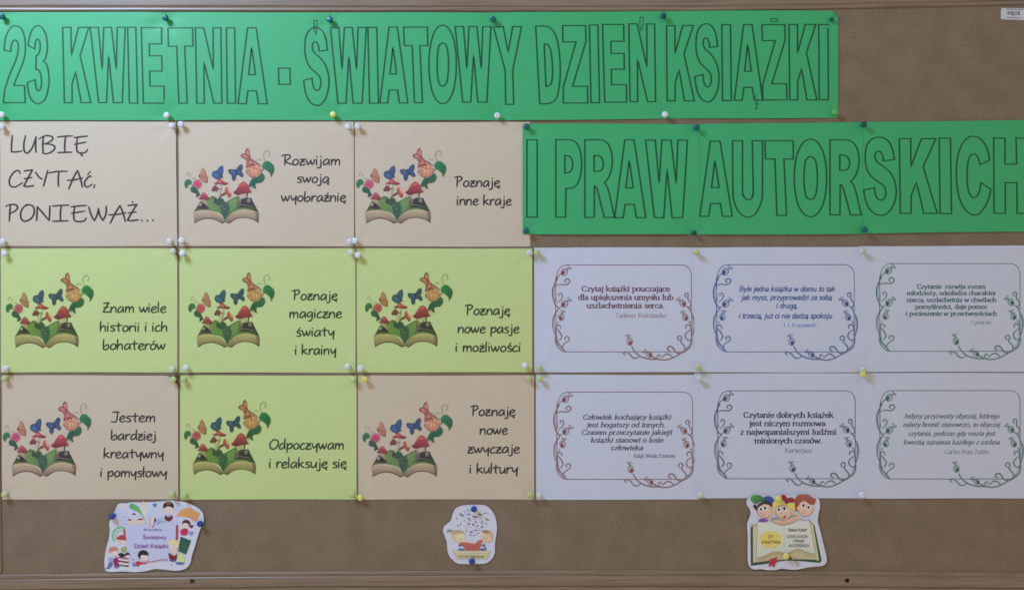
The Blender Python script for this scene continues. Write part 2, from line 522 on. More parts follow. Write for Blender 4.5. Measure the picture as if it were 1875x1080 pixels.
# ---------------------------------------------------------------- handwritten letters (baseline 0, x height 10)
HAND = {
 'a': (8.6, ["7.2,8.6 5.2,9.9 3,8.6 1.2,5.2 0.9,2 2.2,0.3 4.2,1.3 6.2,5 7.3,9", "7.3,9 7,4.5 7.3,0.2"]),
 'b': (8.4, ["1.6,17 1.2,9 1.1,0.6", "1.1,2.6 2.8,0.2 5.2,0.7 7.2,3.6 7.1,7 5.6,8.4 3.6,6.6 1.3,3.8"]),
 'c': (7.0, ["6.2,8.8 5,9.9 2.8,8.2 1,4.8 1.2,1.4 3.2,0 6.6,1.6"]),
 'd': (8.6, ["6.9,7.8 5,9.4 2.8,8 1.1,4.6 1.2,1.4 2.8,0.3 5,2.2 7.2,7", "7.6,17 7.2,9 7.3,0.2"]),
 'e': (7.6, ["1.3,4.4 4.2,5.2 6.4,7.4 5.8,9.5 3.8,9.6 1.6,7 0.9,3.6 1.8,0.8 4.2,0 7.2,1.9"]),
 'g': (8.3, ["7,8.6 5,9.9 2.8,8.4 1.1,5.2 1.2,2.6 2.8,1.6 5,3.4 7,7.6", "7.2,9 7,3 6.4,-2.6 4.6,-5.2 2,-4.6"]),
 'h': (8.4, ["1.6,17 1.2,9 1.1,0", "1.1,3.4 3,7.8 5.2,9.3 6.6,7.6 6.7,3.8 6.9,0"]),
 'i': (3.4, ["1.5,9.6 1.3,5 1.4,0", "1.3,13.9 2.3,13.1"]),
 'j': (4.6, ["3,9.6 3,2 2.8,-2.6 1.2,-4.6 -1,-3.6", "2.5,13.9 3.5,13.1"]),
 'k': (8.4, ["1.6,17 1.2,9 1.1,0", "6.8,9.2 3.8,7.2 1.4,5*", "1.4,5.2* 4,3.6 7.6,0.4"]),
 'l': (3.2, ["1.6,17 1.2,9 1.3,0"]),
 'm': (11.6, ["1.3,9.6 1.2,5 1,0", "1.1,3.6 2.8,8.2 4.6,9.2 5.4,6.6 5.3,0.2", "5.4,3.6 7.2,8.2 9,9.2 10,7 10.2,0"]),
 'n': (8.2, ["1.3,9.6 1.2,5 1,0", "1.1,3.4 3,8.2 5.2,9.3 6.6,7.6 6.7,3.8 6.8,0"]),
 'o': (7.8, ["4.6,9.6 2.4,8.2 0.9,4.6 1.6,1 4,0.2 6.4,2.6 6.9,6.6 5.4,9 3.6,8.8"]),
 'p': (8.2, ["1.5,9.6 1.3,3 1,-5.8", "1.3,4 3.4,8.2 5.6,9.4 7,7.4 6.6,3.6 4.4,1 1.8,1.4"]),
 'r': (6.2, ["1.3,9.6 1.2,5 1.1,0", "1.1,4.2 3,8.4 5,9.4 6.4,8.4"]),
 's': (6.6, ["6,8.9 4.2,9.7 2,8.6 1.8,6.6 4.4,4.8 5.6,2.6 4.4,0.5 0.9,0.6"]),
 't': (7.6, ["3.9,14.6 3.6,8 3.6,2 4.6,0.1", "0.2,9.2 4,9.8 7.8,10"]),
 'u': (8.2, ["1.2,9.6 1.1,3 2.4,0.4 4.6,1.6 6.8,6 7,9.6", "7,9.6 6.9,4 7.2,0"]),
 'w': (10.6, ["0.6,9.8 1.6,4 2.7,0.4*", "2.7,0.4* 4.6,4.6 5.6,8.6", "5.6,8.6 6,4 7.2,0.6*", "7.2,0.6* 9,5 9.8,9.6"]),
 'y': (8.0, ["0.9,9.7 1.6,5 3,2.4 5,4.6 7,9.4", "7.2,9.6 6.6,2 6.2,-2.6 6.6,-4.8"]),
 'z': (7.2, ["1.2,9.4 4,9.2 6.2,10* 2.9,5.6*", "1.2,5.1 6.2,5.7", "3.4,5.4* 0.9,1.2 2.2,0.2 5,0.3 7.2,1.8"]),
 'P': (8.8, ["2.7,15.6 2.3,8 2,0", "-0.8,14.6 2.6,16.3 6.4,16.2 8,13.4 6,10 2.4,7.6"]),
 'R': (10.0, ["2.7,15.6 2.4,8 2.4,0", "-1.4,14.4 2.8,16.4 7.4,15.8 8.2,12.6 6,9.4 2.4,6.4*", "2.4,6.4* 6,3 10.6,0.8"]),
 'O': (11.6, ["6.6,15.8 3.6,14 1.2,8.6 1.8,2 5,0.2 9,3.2 11,9 10,14.4 6.6,16 4.6,15.6"]),
 'J': (9.0, ["7.6,15.6 7.2,8 6.4,2 4.2,-0.4 0.6,1", "2,16.2 7,16.4 9.8,16"]),
 'Z': (9.4, ["1.4,15.2* 7.8,16.2* 4.2,8.4* 1,1* 4,0.5 8.8,1.4", "1.4,7.9 7.4,9"]),
 'L': (10.0, ["2.2,16 1.6,9 1.4,1*", "1.4,1* 5,0.9 10,1.8"]),
 'U': (13.4, ["3,15.8 1.6,8 2,1.6 4.6,-0.2 8.6,5 11.6,15", "11.6,15 11.2,6 11.6,0.4"]),
 'B': (15.2, ["4.6,15 4,8 4.4,0.4", "0.8,13 6,16 11.4,15.4 12,12.4 8,9.4 4.8,8.4*", "4.8,8.4* 11,8 14,5.4 12,1.6 7,-0.8 3.6,0.2"]),
 'I': (13.6, ["0.6,14.8 7,15.6 13,15.8", "7.4,15.4 6.6,8 6.8,0.8", "0.8,0.2 6,0.4 12.4,0.6"]),
 'E': (12.4, ["0.6,14.2 6,15 11.8,15.6", "3.4,14.8 2.6,8 3,1.6 5.6,-0.2 10,0.6 11.6,3.4", "0.8,7.8 5,8.8 10.4,10"]),
 'C': (11.4, ["9.4,12.6 8.4,15.4 5.6,15 2.2,10.4 0.8,5 2,0.8 5.6,0 11.2,4"]),
 'Y': (11.2, ["0.8,14.2 3.4,9.6 6.2,7.4", "10.4,15.8 8.4,7 7,0.6"]),
 'T': (14.0, ["-0.4,13.4 6,14.8 14.4,15", "7.8,15.2 7.2,8 7.4,0.6"]),
 'A': (13.0, ["8.4,15.4 5,8 1.4,-2", "8.4,15.4 10.6,8 12.2,-0.4", "0.2,6.2 6,6.6 12.6,8.4"]),
 'N': (11.6, ["1.6,14 1.4,7 1.2,0.6", "1.6,14.2 5,9 10.2,0.6*", "10.2,0.6* 10.6,8 10.6,15"]),
 'W': (15.0, ["1,14 2.8,6 5,0.6*", "5,0.6* 7,6 8,12.4*", "8,12.4* 9,6 11.2,0.8*", "11.2,0.8* 13.4,7 13.6,14.6"]),
 '.': (4.0, ["1.4,1.2 2.4,0.2"]), ',': (3.4, ["1.8,2 1,-0.8"]), ' ': (5.0, []),
}
CSMALL = (7.2, ["6.4,9.6 5.2,10.4 2.8,8 1,4.6 1.2,1.4 3.2,0 7,2.6"])
# ---------------------------------------------------------------- roman letters for the small quotations
ROMAN = {
 'a': (9, ["1.8,8 3.2,9.6 5.4,9.7 6.8,8.3 6.9,6 6.9,1.5* 8.6,.4", "6.9,5.8 3.5,4.9 1.3,3 1.8,.7 4,.2 6.9,2.2"], []),
 'b': (10, ["2,15* 2,.3*", "2,7.5 4.5,9.6 7,9 8.5,6.5 8.5,3.3 7,.8 4.5,.2 2,2"], [(1.2, 15)]),
 'c': (8.5, ["7.6,7.6 6.2,9.5 4.2,9.7 1.8,8 1.2,5 1.8,2 4.2,.3 6.3,.5 7.9,2.2"], []),
 'd': (10, ["8,15* 8,0*", "8,7.5 5.5,9.6 3,9 1.4,6.5 1.4,3.3 3,.8 5.5,.2 8,2"], [(7.2, 15), (8.8, 0)]),
 'e': (8.8, ["1.4,5.3* 7.8,5.3* 7.3,8.3 5.4,9.7 3.6,9.6 1.8,8 1.2,5 1.9,2 4.2,.3 6.3,.5 7.9,2.2"], []),
 'f': (6, ["6.8,13.6 5.2,15 3.6,14 3,12 3,0*", "1,9.5* 5.8,9.5*"], [(3, 0)]),
 'g': (9.5, ["7.8,9.5* 7.8,-2 6.5,-4.3 4,-4.6 1.8,-3.6", "7.8,7.5 5.5,9.6 3,9 1.4,6.5 1.4,3.6 3,1.2 5.5,.8 7.8,2.5"], []),
 'h': (10.5, ["2,15* 2,0*", "2,7 4,9.2 6.3,9.6 8.2,8.3 8.5,6 8.5,0*"], [(1.2, 15), (2, 0), (8.5, 0)]),
 'i': (5, ["2.5,9.6* 2.5,0*", "2.5,13.6 2.5,12.3"], [(1.8, 9.6), (2.5, 0)]),
 'j': (5, ["3,9.6* 3,-2 2,-4.4 0,-4.4", "3,13.6 3,12.3"], [(2.2, 9.6)]),
 'k': (10, ["2,15* 2,0*", "8,9.6* 2,4.3*", "4.4,6.3* 9,0*"], [(1.2, 15), (2, 0), (8.6, 0)]),
 'l': (5, ["2.5,15* 2.5,0*"], [(1.8, 15), (2.5, 0)]),
 'm': (15.4, ["2,9.6* 2,0*", "2,7 4,9.3 6,9.6 7.5,8.2 7.7,6 7.7,0*", "7.7,7 9.7,9.3 11.7,9.6 13.2,8.2 13.4,6 13.4,0*"], [(1.2, 9.6), (2, 0), (7.7, 0), (13.4, 0)]),
 'n': (10.5, ["2,9.6* 2,0*", "2,7 4,9.2 6.3,9.6 8.2,8.3 8.5,6 8.5,0*"], [(1.2, 9.6), (2, 0), (8.5, 0)]),
 'o': (9.6, ["4.8,9.8 2.2,8.6 1.2,5 2.2,1.4 4.8,.2 7.4,1.4 8.4,5 7.4,8.6 4.8,9.8"], []),
 'p': (10, ["2,9.6* 2,-4.6*", "2,7.5 4.5,9.6 7,9 8.5,6.5 8.5,3.3 7,.8 4.5,.2 2,2"], [(1.2, 9.6), (2, -4.6)]),
 'r': (7.2, ["2,9.6* 2,0*", "2,6.3 3.8,9 6.6,9.3"], [(1.2, 9.6), (2, 0)]),
 's': (7.8, ["6.6,8 5.4,9.5 3.3,9.6 1.8,8.3 2.2,6.3 4.5,5.1 6.5,3.9 6.8,1.9 5.3,.3 3,.3 1.3,1.8"], []),
 't': (6.2, ["3,12.5* 3,2 4,.3 6,.8", "1,9.5* 5.6,9.5*"], []),
 'u': (10.5, ["2,9.6* 2,2.5 3.3,.4 5.5,.3 8,2.5", "8.2,9.6* 8.2,0*"], [(1.2, 9.6), (7.4, 9.6), (9, 0)]),
 'w': (14, ["1,9.6* 4.2,.3*", "4.2,.3* 7,9*", "7,9* 9.8,.3*", "9.8,.3* 13,9.6*"], [(1, 9.6), (13, 9.6)]),
 'y': (9.5, ["1.2,9.6* 5,.5*", "8.5,9.6* 5,.5 3.5,-3.5 1.3,-4.4"], [(1.2, 9.6), (8.6, 9.6)]),
 'z': (8.5, ["1.4,9.5* 7.2,9.5* 1.3,.4* 7.6,.4*"], []),
 'A': (13.5, ["6.8,14.5* 1.4,0*", "6.8,14.5* 12.2,0*", "3.5,5* 10,5*"], [(1.4, 0), (12.2, 0)]),
 'B': (12, ["2.5,14.5* 2.5,0*", "2.5,14.3* 8,14 9.4,11 8,8 2.5,7.6*", "2.5,7.6* 9,7.2 10.6,4 9,.6 2.5,.2*"], []),
 'C': (12.5, ["11,11 9,14 6.4,14.6 3,12.5 1.4,7.3 3,2 6.4,0 9,.5 11.2,3.4"], []),
 'D': (13, ["2.5,14.5* 2.5,0*", "2.5,14.3* 8,14 11,10.5 11.4,7.3 11,4 8,.5 2.5,.2*"], []),
 'E': (11, ["2.5,14.5* 2.5,0*", "2.5,14.3* 9.6,14.3*", "2.5,7.4* 8,7.4*", "2.5,.2* 9.8,.2*"], []),
 'H': (13, ["2.5,14.5* 2.5,0*", "10.5,14.5* 10.5,0*", "2.5,7.4* 10.5,7.4*"], []),
 'I': (5.4, ["2.7,14.5* 2.7,0*"], [(2.7, 14.5), (2.7, 0)]),
 'J': (8, ["5,14.5* 5,3 4,.4 1.4,.2"], [(5, 14.5)]),
 'K': (13, ["2.5,14.5* 2.5,0*", "11,14.5* 2.5,6.5*", "5,8.8* 11.6,0*"], [(2.5, 14.5), (2.5, 0), (11.4, 0)]),
 'N': (13.4, ["2.5,0* 2.5,14.5*", "2.5,14.5* 11,0*", "11,0* 11,14.5*"], []),
 'O': (13.6, ["6.8,14.6 3,12.5 1.4,7.3 3,2 6.8,0 10.6,2 12.2,7.3 10.6,12.5 6.8,14.6"], []),
 'P': (11, ["2.5,14.5* 2.5,0*", "2.5,14.3* 8,14 9.8,10.8 8,7.4 2.5,7*"], [(2.5, 0)]),
 'R': (12.6, ["2.5,14.5* 2.5,0*", "2.5,14.3* 8,14 9.6,11 8,7.8 2.5,7.4*", "6.5,7.4* 11.5,0*"], [(2.5, 0), (11.5, 0)]),
 'S': (10.6, ["9,12 7,14.4 4,14.4 2,12.4 2.4,9.4 5.2,7.6 8.4,5.6 9,2.6 7,.2 3.8,.1 1.5,2.6"], []),
 'T': (12, ["6,14.5* 6,0*", "1,14.3* 11,14.3*"], [(6, 0)]),
 'U': (13, ["2.5,14.5* 2.5,4 4,.6 6.5,0 9,.6 10.5,4 10.5,14.5*"], []),
 'W': (18, ["1.4,14.5* 5,0*", "5,0* 9,13.5*", "9,13.5* 13,0*", "13,0* 16.6,14.5*"], []),
 'Y': (12, ["1.4,14.5* 6,7*", "10.6,14.5* 6,7*", "6,7* 6,0*"], []),
 'Z': (11.5, ["1.8,14.2* 10,14.2* 1.6,.3* 10.2,.3*"], []),
 '2': (10, ["1.8,11.5 3,14 6,14.4 8.2,12 7.4,8.4 1.6,.3* 8.8,.3*"], []),
 '3': (10, ["1.8,12 3.4,14.2 6.4,14.2 8,11.6 6.6,8.2 4,7.6*", "4,7.6* 7.6,7 8.6,3.8 6.8,.6 3.6,.2 1.6,2.4"], []),
 '.': (4.4, ["2.2,.9 2.2,0"], []), ',': (4.6, ["2.4,1 1.6,-2"], []), ' ': (5.4, [], []),
}
ACC = {'ą': ('a', 'og'), 'ę': ('e', 'og'), 'ć': ('c', 'ac'), 'ó': ('o', 'ac'), 'ś': ('s', 'ac'), 'ź': ('z', 'ac'), 'ń': ('n', 'ac'),
       'ż': ('z', 'dot'), 'ł': ('l', 'bar'), 'Ę': ('E', 'og'), 'Ą': ('A', 'og'), 'Ć': ('C', 'ac'), 'Ś': ('S', 'ac'), 'Ń': ('N', 'ac'), 'Ż': ('Z', 'dot')}

def glyph(font, ch):
    mark = None
    if ch in ACC: ch, mark = ACC[ch]
    g = font[ch]
    if font is HAND and ch == 'C' and mark: g = CSMALL
    adv, st = g[0], list(g[1])
    sf = g[2] if len(g) > 2 else []
    cap = ch.isupper() and g is not CSMALL
    if mark == 'og': st.append("%g,0.2 %g,-1.8 %g,-2.8" % ((adv - 1.7, adv - 2.6, adv - .9) if not (cap and font is HAND) else (adv * .5, adv * .52, adv * .62)))
    top = 14.9 if cap else 0
    if mark == 'ac': st.append("%g,%g %g,%g" % (adv * .45, top + (11.4 if not cap else 1.2), adv * .45 + 2.2, top + (14.6 if not cap else 4.4)))
    if mark == 'dot': st.append("%g,%g %g,%g" % (adv * .48, top + (12.2 if not cap else 3.0), adv * .48 + .4, top + (13.4 if not cap else 4.2)))
    if mark == 'bar': st.append("%g,6 %g,9.6" % (-.6, adv + .6))
    return adv, st, sf

def text(ink, font, s, x0, x1, yb, xh, c, w, w2=None, slant=0.0, serifs=False, wob=0.0, seed=1, yend=None):
    r = random.Random(seed + len(s))
    tot = sum(glyph(font, ch)[0] for ch in s)
    k = xh / 10.0
    sx = (x1 - x0) / tot
    pen = 0.0
    ye = yb if yend is None else yend
    for ch in s:
        adv, st, sf = glyph(font, ch)
        dy = r.uniform(-wob, wob)
        ky = k * (1 + r.uniform(-wob, wob) * .08)
        kx = pen + (adv * r.uniform(-.02, .02) if wob else 0)
        def T(px, py):
            gx = x0 + (kx + px) * sx + slant * py * k
            return (gx, yb + (ye - yb) * (gx - x0) / max(1, x1 - x0) - py * ky - dy)
        for q in st:
            p = parse(q)
            pts = smooth_path([(T(a, b)[0], T(a, b)[1], f) for a, b, f in p], False, 3 if font is HAND else 2)
            ink.line(pts, w, c, w2=w2, taper=0.25 if font is HAND else 0)
        if serifs:
            for (a, b) in sf:
                yy = b - .35 if b > 1 else b + .35
                ink.line([T(a - 1.7, yy), T(a + 1.7, yy)], w * .95, c)
        pen += adv

# ================================================================ THE SETTING
def box(name, x0, x1, y0, y1, z0, z1, mat, parent=None):
    v = [W(x, y, z) for z in (z0, z1) for (x, y) in ((x0, y0), (x1, y0), (x1, y1), (x0, y1))]
    f = [(0, 3, 2, 1), (4, 5, 6, 7), (0, 1, 5, 4), (1, 2, 6, 5), (2, 3, 7, 6), (3, 0, 4, 7)]
    f = [tuple(reversed(q)) for q in f]
    return mesh_obj(name, v, f, mat, parent)

M['plaster'] = plain('painted_wall', (0.45, 0.42, 0.37), 0.7, 0.3, 0, 0.05)
wall = mesh_obj('wall', [W(-900, -700, -32), W(2800, -700, -32), W(2800, 1800, -32), W(-900, 1800, -32)], [(3, 2, 1, 0)], M['plaster'])
wall['kind'] = 'structure'

board = empty('bulletin_board')
finish(board, 'brown cork bulletin board in a varnished wooden frame holding all the papers', 'bulletin board')
LX, RX = -1.0, 1932.0
mesh_obj('cork_panel', [W(-40, -30, 0), W(1990, -30, 0), W(1990, 1110, 0), W(-40, 1110, 0)], [(3, 2, 1, 0)], M['cork'], board)

def top_edge(x):   # inner edge of the top rail
    return 21.6 - 1.2 * max(0, (x - 900) / 975) - 10.9 * max(0, (x - 1150) / 725) ** 1.6 if x > 900 else 21.6
def bottom_edge(x):
    t = (x - 1000) / 1000.0
    return 1043.3 + (7.8 * t * t if t < 0 else 5.5 * t * t)

def rail(name, edge, profile, xs, sign, mat):
    """profile = (distance outwards from the inner edge, height above the cork)"""
    V = []; F = []
    for x in xs:
        e = edge(x)
        for d, z in profile:
            V.append(W(x, e + sign * d, z))
    m = len(profile)
    for i in range(len(xs) - 1):
        for j in range(m - 1):
            a = i * m + j
            q = (a, a + m, a + m + 1, a + 1)
            F.append(q if sign < 0 else tuple(reversed(q)))
    # end grain
    F.append(tuple(range(m)) if sign < 0 else tuple(reversed(range(m))))
    F.append(tuple(reversed(range((len(xs) - 1) * m, len(xs) * m))) if sign < 0 else tuple(range((len(xs) - 1) * m, len(xs) * m)))
    return mesh_obj(name, V, F, mat, board, False)

PROF = [(0, 0), (0, 0.9), (0.6, 2.0), (1.8, 2.7), (3.4, 2.8), (5.0, 2.5), (6.0, 1.8), (6.6, 1.3), (7.8, 1.3), (8.6, 2.0), (9.8, 3.0), (12, 3.2), (26, 3.2), (60, 3.0), (62, 1.5), (62, -24)]
PROFB = [(0, 0), (0, 1.0), (0.8, 2.4), (2.4, 3.2), (5.2, 3.2), (7.4, 2.4), (8.6, 1.5), (9.6, 1.4), (10.4, 2.0), (12, 2.4), (24, 2.6), (27.2, 2.3), (28.0, -.8), (29.0, -.8), (30, 1.0), (31, 1.3), (58, 1.3), (60, 0.5), (60, -24)]
xs = [-60 + i * 27.5 for i in range(76)]
rail('top_rail', top_edge, PROF, xs, -1, M['wood'])
rail('bottom_rail', bottom_edge, PROFB, xs, 1, M['wood'])
# left and right uprights (the left one only just enters the picture at the lower left corner)
def upright(name, edge, sign):
    prof = [(0, 0), (0, 1.2), (1.2, 2.6), (3.4, 2.8), (5.2, 2.0), (6.0, 0.6), (7.2, 0.6), (8.2, 2.4), (10, 3.0), (58, 3.0), (60, 1), (60, -24)]
    V = []; F = []
    ys = [20 + i * 41.0 for i in range(26)]
    for y in ys:
        e = edge(y)
        for d, z in prof:
            V.append(W(e + sign * d, y, z))
    m = len(prof)
    for i in range(len(ys) - 1):
        for j in range(m - 1):
            a = i * m + j
            q = (a, a + 1, a + m + 1, a + m)
            F.append(q if sign < 0 else tuple(reversed(q)))
    return mesh_obj(name, V, F, M['wood_v'], board)
upright('side_rail', lambda y: -2.0 + 7.0 * max(0, (y - 640) / 410.0), -1)
upright('side_rail', lambda y: 1935.0, 1)

M['screw'] = plain('dull_dark_metal', (0.13, 0.105, 0.09), 0.45, 0.5, 0.6)
M['hole'] = plain('dark_hole_shade', (0.02, 0.015, 0.012), 0.8, 0.2)  # shade inside holes and slots, painted as near-black; also colours one screw
def screw(x, y, r, z, mat):
    V = []; F = []
    n = 20
    rings = [(r, z - 0.6), (r, z + 0.25), (r * .72, z + 0.55), (0.01, z + 0.62)]
    for q, (rr, zz) in enumerate(rings):
        for k in range(n):
            a = 2 * math.pi * k / n
            wob = 1 + 0.10 * math.sin(3 * a + x)
            V.append(W(x + rr * wob * math.cos(a), y + rr * wob * .9 * math.sin(a), zz))
    for q in range(len(rings) - 1):
        for k in range(n):
            a = q * n + k; b = q * n + (k + 1) % n
            F.append((a, b, b + n, a + n))
    # cross slot, recessed look built as two dark bars
    o = mesh_obj('screw', V, [tuple(reversed(f)) for f in F], mat, board, True)
    for ang in (35, 125):
        ca, sa = math.cos(math.radians(ang)), math.sin(math.radians(ang))
        L, Wd = r * .75, r * .16
        c4 = [(-L, -Wd), (L, -Wd), (L, Wd), (-L, Wd)]
        vv = [W(x + a * ca - b * sa, y + a * sa + b * ca, z + 0.66 + 0.01 * (ang > 90)) for a, b in c4]
        mesh_obj('slot', vv, [(3, 2, 1, 0)], M['hole'], o)
screw(353, 1062, 5.0, 2.5, M['screw'])
screw(1550, 1061, 4.2, 2.5, M['hole'])

# old pin holes in the cork: flat discs with their inner shade painted dark
for (hx, hy, hr) in ((1563.5, 69, 1.2), (1566, 77, .7), (1689, 150, .7), (1805, 118, .8), (700, 1000, .7), (1120, 960, .8), (1650, 985, .7), (95, 990, .7), (505, 945, .7), (1830, 965, .8)):
    hv = [W(hx + hr * math.cos(k * math.pi / 4) * (1 + .2 * math.sin(k * 2.3)), hy + hr * math.sin(k * math.pi / 4), .03) for k in range(8)]
    mesh_obj('pin_hole', hv, [tuple(reversed(range(8)))], M['hole'], board)

# ================================================================ GREEN BANNERS
def banner(label, rows, sheets):
    root = empty('paper_banner')
    finish(root, label, 'banner', 'green paper banners')
    for sh, letters in sheets:
        o = sh.build('sheet', M['green'], root)
        for L in letters:
            if L[0] == 'mark':
                for q, cl in L[1]:
                    ink = Ink(sh.h, cycle=4, dz=0.03, z0=0.2)
                    ink.line(smooth_path(parse(q), cl, 3), 1.4, INK_GREEN, closed=cl)
                    ink.build('accent_mark', o)
            else:
                block_letter(sh, o, *L)
    return root

def bq(x0, x1, tl, tr, bl, br, dx=0):
    return [(x0, tl), (x1, tr), (x1 + dx, br), (x0 + dx, bl)]

B1 = [
 (Sheet(bq(-16, 306.6, 22.8, 23.8, 221.2, 220.6), 2.66, [(3, 33), (304, 36), (4, 213), (308, 213)], 11, .5),
  [('2', 7.8, 47.7, 48.5, 189), ('3', 51.9, 91, 48.5, 191), ('K', 116, 167.8, 51.5, 189, 2), ('W', 166.5, 232.5, 51.5, 189, 2), ('I', 235, 253.2, 51.5, 190, 3.2), ('E', 260, 302, 52, 190, 2)]),
 (Sheet(bq(300, 604.3, 23.8, 23.8, 220.7, 220.5), 2.46, [(304, 36), (606, 38), (308, 213), (611, 212)], 12, .5),
  [('T', 308.4, 355.4, 52.5, 190, 1.5), ('N', 359, 407.2, 52.5, 190, 1), ('I', 415.5, 432.2, 52.5, 190, 1.5), ('A', 436.8, 490, 52.5, 191), ('-', 510.5, 532.4, 126, 155.5, 1),
   ('S', 556.8, 602.8, 52, 194), ('mark', [("575,39* 580.5,38.5* 581,50* 579.5,64* 577,62* 575.5,50*", True), ("575.5,50 578,49 580.5,52", False)])]),
 (Sheet(bq(598, 902.2, 23.8, 24.2, 220.6, 221), 2.26, [(606, 38), (905, 35), (611, 212), (910, 213)], 13, .5),
  [('W', 605.4, 671, 51.5, 190), ('I', 674, 693.3, 51.5, 190, 3), ('A', 696, 747, 51, 189.5), ('T', 739.2, 785, 51, 189, 2), ('O', 785.6, 835.6, 47.5, 191), ('W', 833.6, 899, 50, 188)]),
 (Sheet(bq(896, 1216.5, 24.0, 21.4, 221.3, 218.2), 2.2, [(905, 35), (1215, 29), (910, 213), (1219, 211)], 14, .5),
  [('Y', 903.5, 955, 50, 192), ('D', 980.8, 1027, 49, 191, 3), ('Z', 1030, 1076, 48, 189.5), ('I', 1079, 1097.6, 47, 189, 3), ('E', 1103, 1147, 46, 188, 2), ('N', 1151, 1200, 45, 187, 1),
   ('mark', [("1171.5,33* 1177,32.5* 1177,48* 1174,58.5* 1172.5,56* 1171.2,46*", True)])]),
 (Sheet(bq(1210, 1534, 21.6, 20.0, 218.2, 216.2), 1.8, [(1215, 29), (1522, 37), (1219, 211), (1527, 207)], 15, .5, curls=[(1534, 20.0, 20)]),
  [('K', 1220, 1271, 48, 185.5), ('S', 1272, 1316, 45, 187.5), ('I', 1321, 1338.5, 46.5, 185, 1.5), ('A', 1344, 1396, 46.5, 184.5), ('Z', 1394.6, 1440, 46.5, 184),
   ('K', 1444, 1495, 46, 184), ('I', 1498.6, 1516, 46, 183.5, 0.5),
   ('mark', [("1384,174 1381,184 1387,183 1382,192 1387,191 1382.5,199 1386.5,200*", False), ("1410,36* 1423.5,36* 1424,40.6* 1411,40.6*", True)])]),
]
banner('long upper green banner with outlined letters 23 KWIETNIA - ŚWIATOWY DZIEŃ KSIĄŻKI', 1, B1)
B2 = [
 (Sheet(bq(957, 1279.3, 227, 228, 429, 429.6, 0.3), 3.3, [(965, 235), (1275, 235), (964, 423), (1271, 425)], 21, .5),
  [('I', 964.8, 983.5, 256.8, 398), ('P', 1017.6, 1064.7, 256.8, 398), ('R', 1070.6, 1124.6, 257, 398.5), ('A', 1125, 1182, 257, 399), ('W', 1181.4, 1258, 257.5, 399)]),
 (Sheet(bq(1272, 1578.6, 228, 224, 429.6, 429.0), 2.9, [(1275, 235), (1580, 230), (1271, 425), (1583, 422)], 22, .5),
  [('A', 1280.5, 1340, 259.5, 396.5), ('U', 1340.6, 1395.2, 258.6, 398), ('T', 1399.4, 1452.5, 258.6, 395, 1), ('O', 1453.4, 1512.5, 255.5, 397.5), ('R', 1518.7, 1575.8, 257, 394)]),
 (Sheet(bq(1572, 1900, 224.2, 220.6, 427.4, 424), 2.5, [(1580, 230), (1886, 228), (1583, 422), (1888, 417)], 23, .5),
  [('S', 1580.6, 1639.7, 252, 394.5), ('K', 1645.4, 1714.7, 254.8, 391), ('I', 1718, 1740.8, 254, 391.5, 2), ('C', 1749.6, 1813, 250.7, 394), ('H', 1818, 1882, 253.5, 391)]),
]
banner('lower green banner on the right with outlined letters I PRAW AUTORSKICH', 2, B2)

# ================================================================ BOOK ILLUSTRATION
def fr(k, ox, oy):
    return lambda x, y: (ox + x / k, oy + y / k)
F1, F2, F3 = fr(10.8, 334, 264), fr(10.8, 414, 264), fr(13.39, 344, 335)
AX, AY = 413.0, 408.9
def ap(r, g, b, e=(0.96, 0.98, 1.05)):
    c = lin((r, g, b))
    m = (c[0] * .3 + c[1] * .5 + c[2] * .2) * .06
    c = tuple(v * .94 + m for v in c)
    return tuple(min(.9, max(0.003, (v - .004) / k)) for v, k in zip(c, e))
def scol(c, k): return tuple(min(.9, v * k) for v in c)

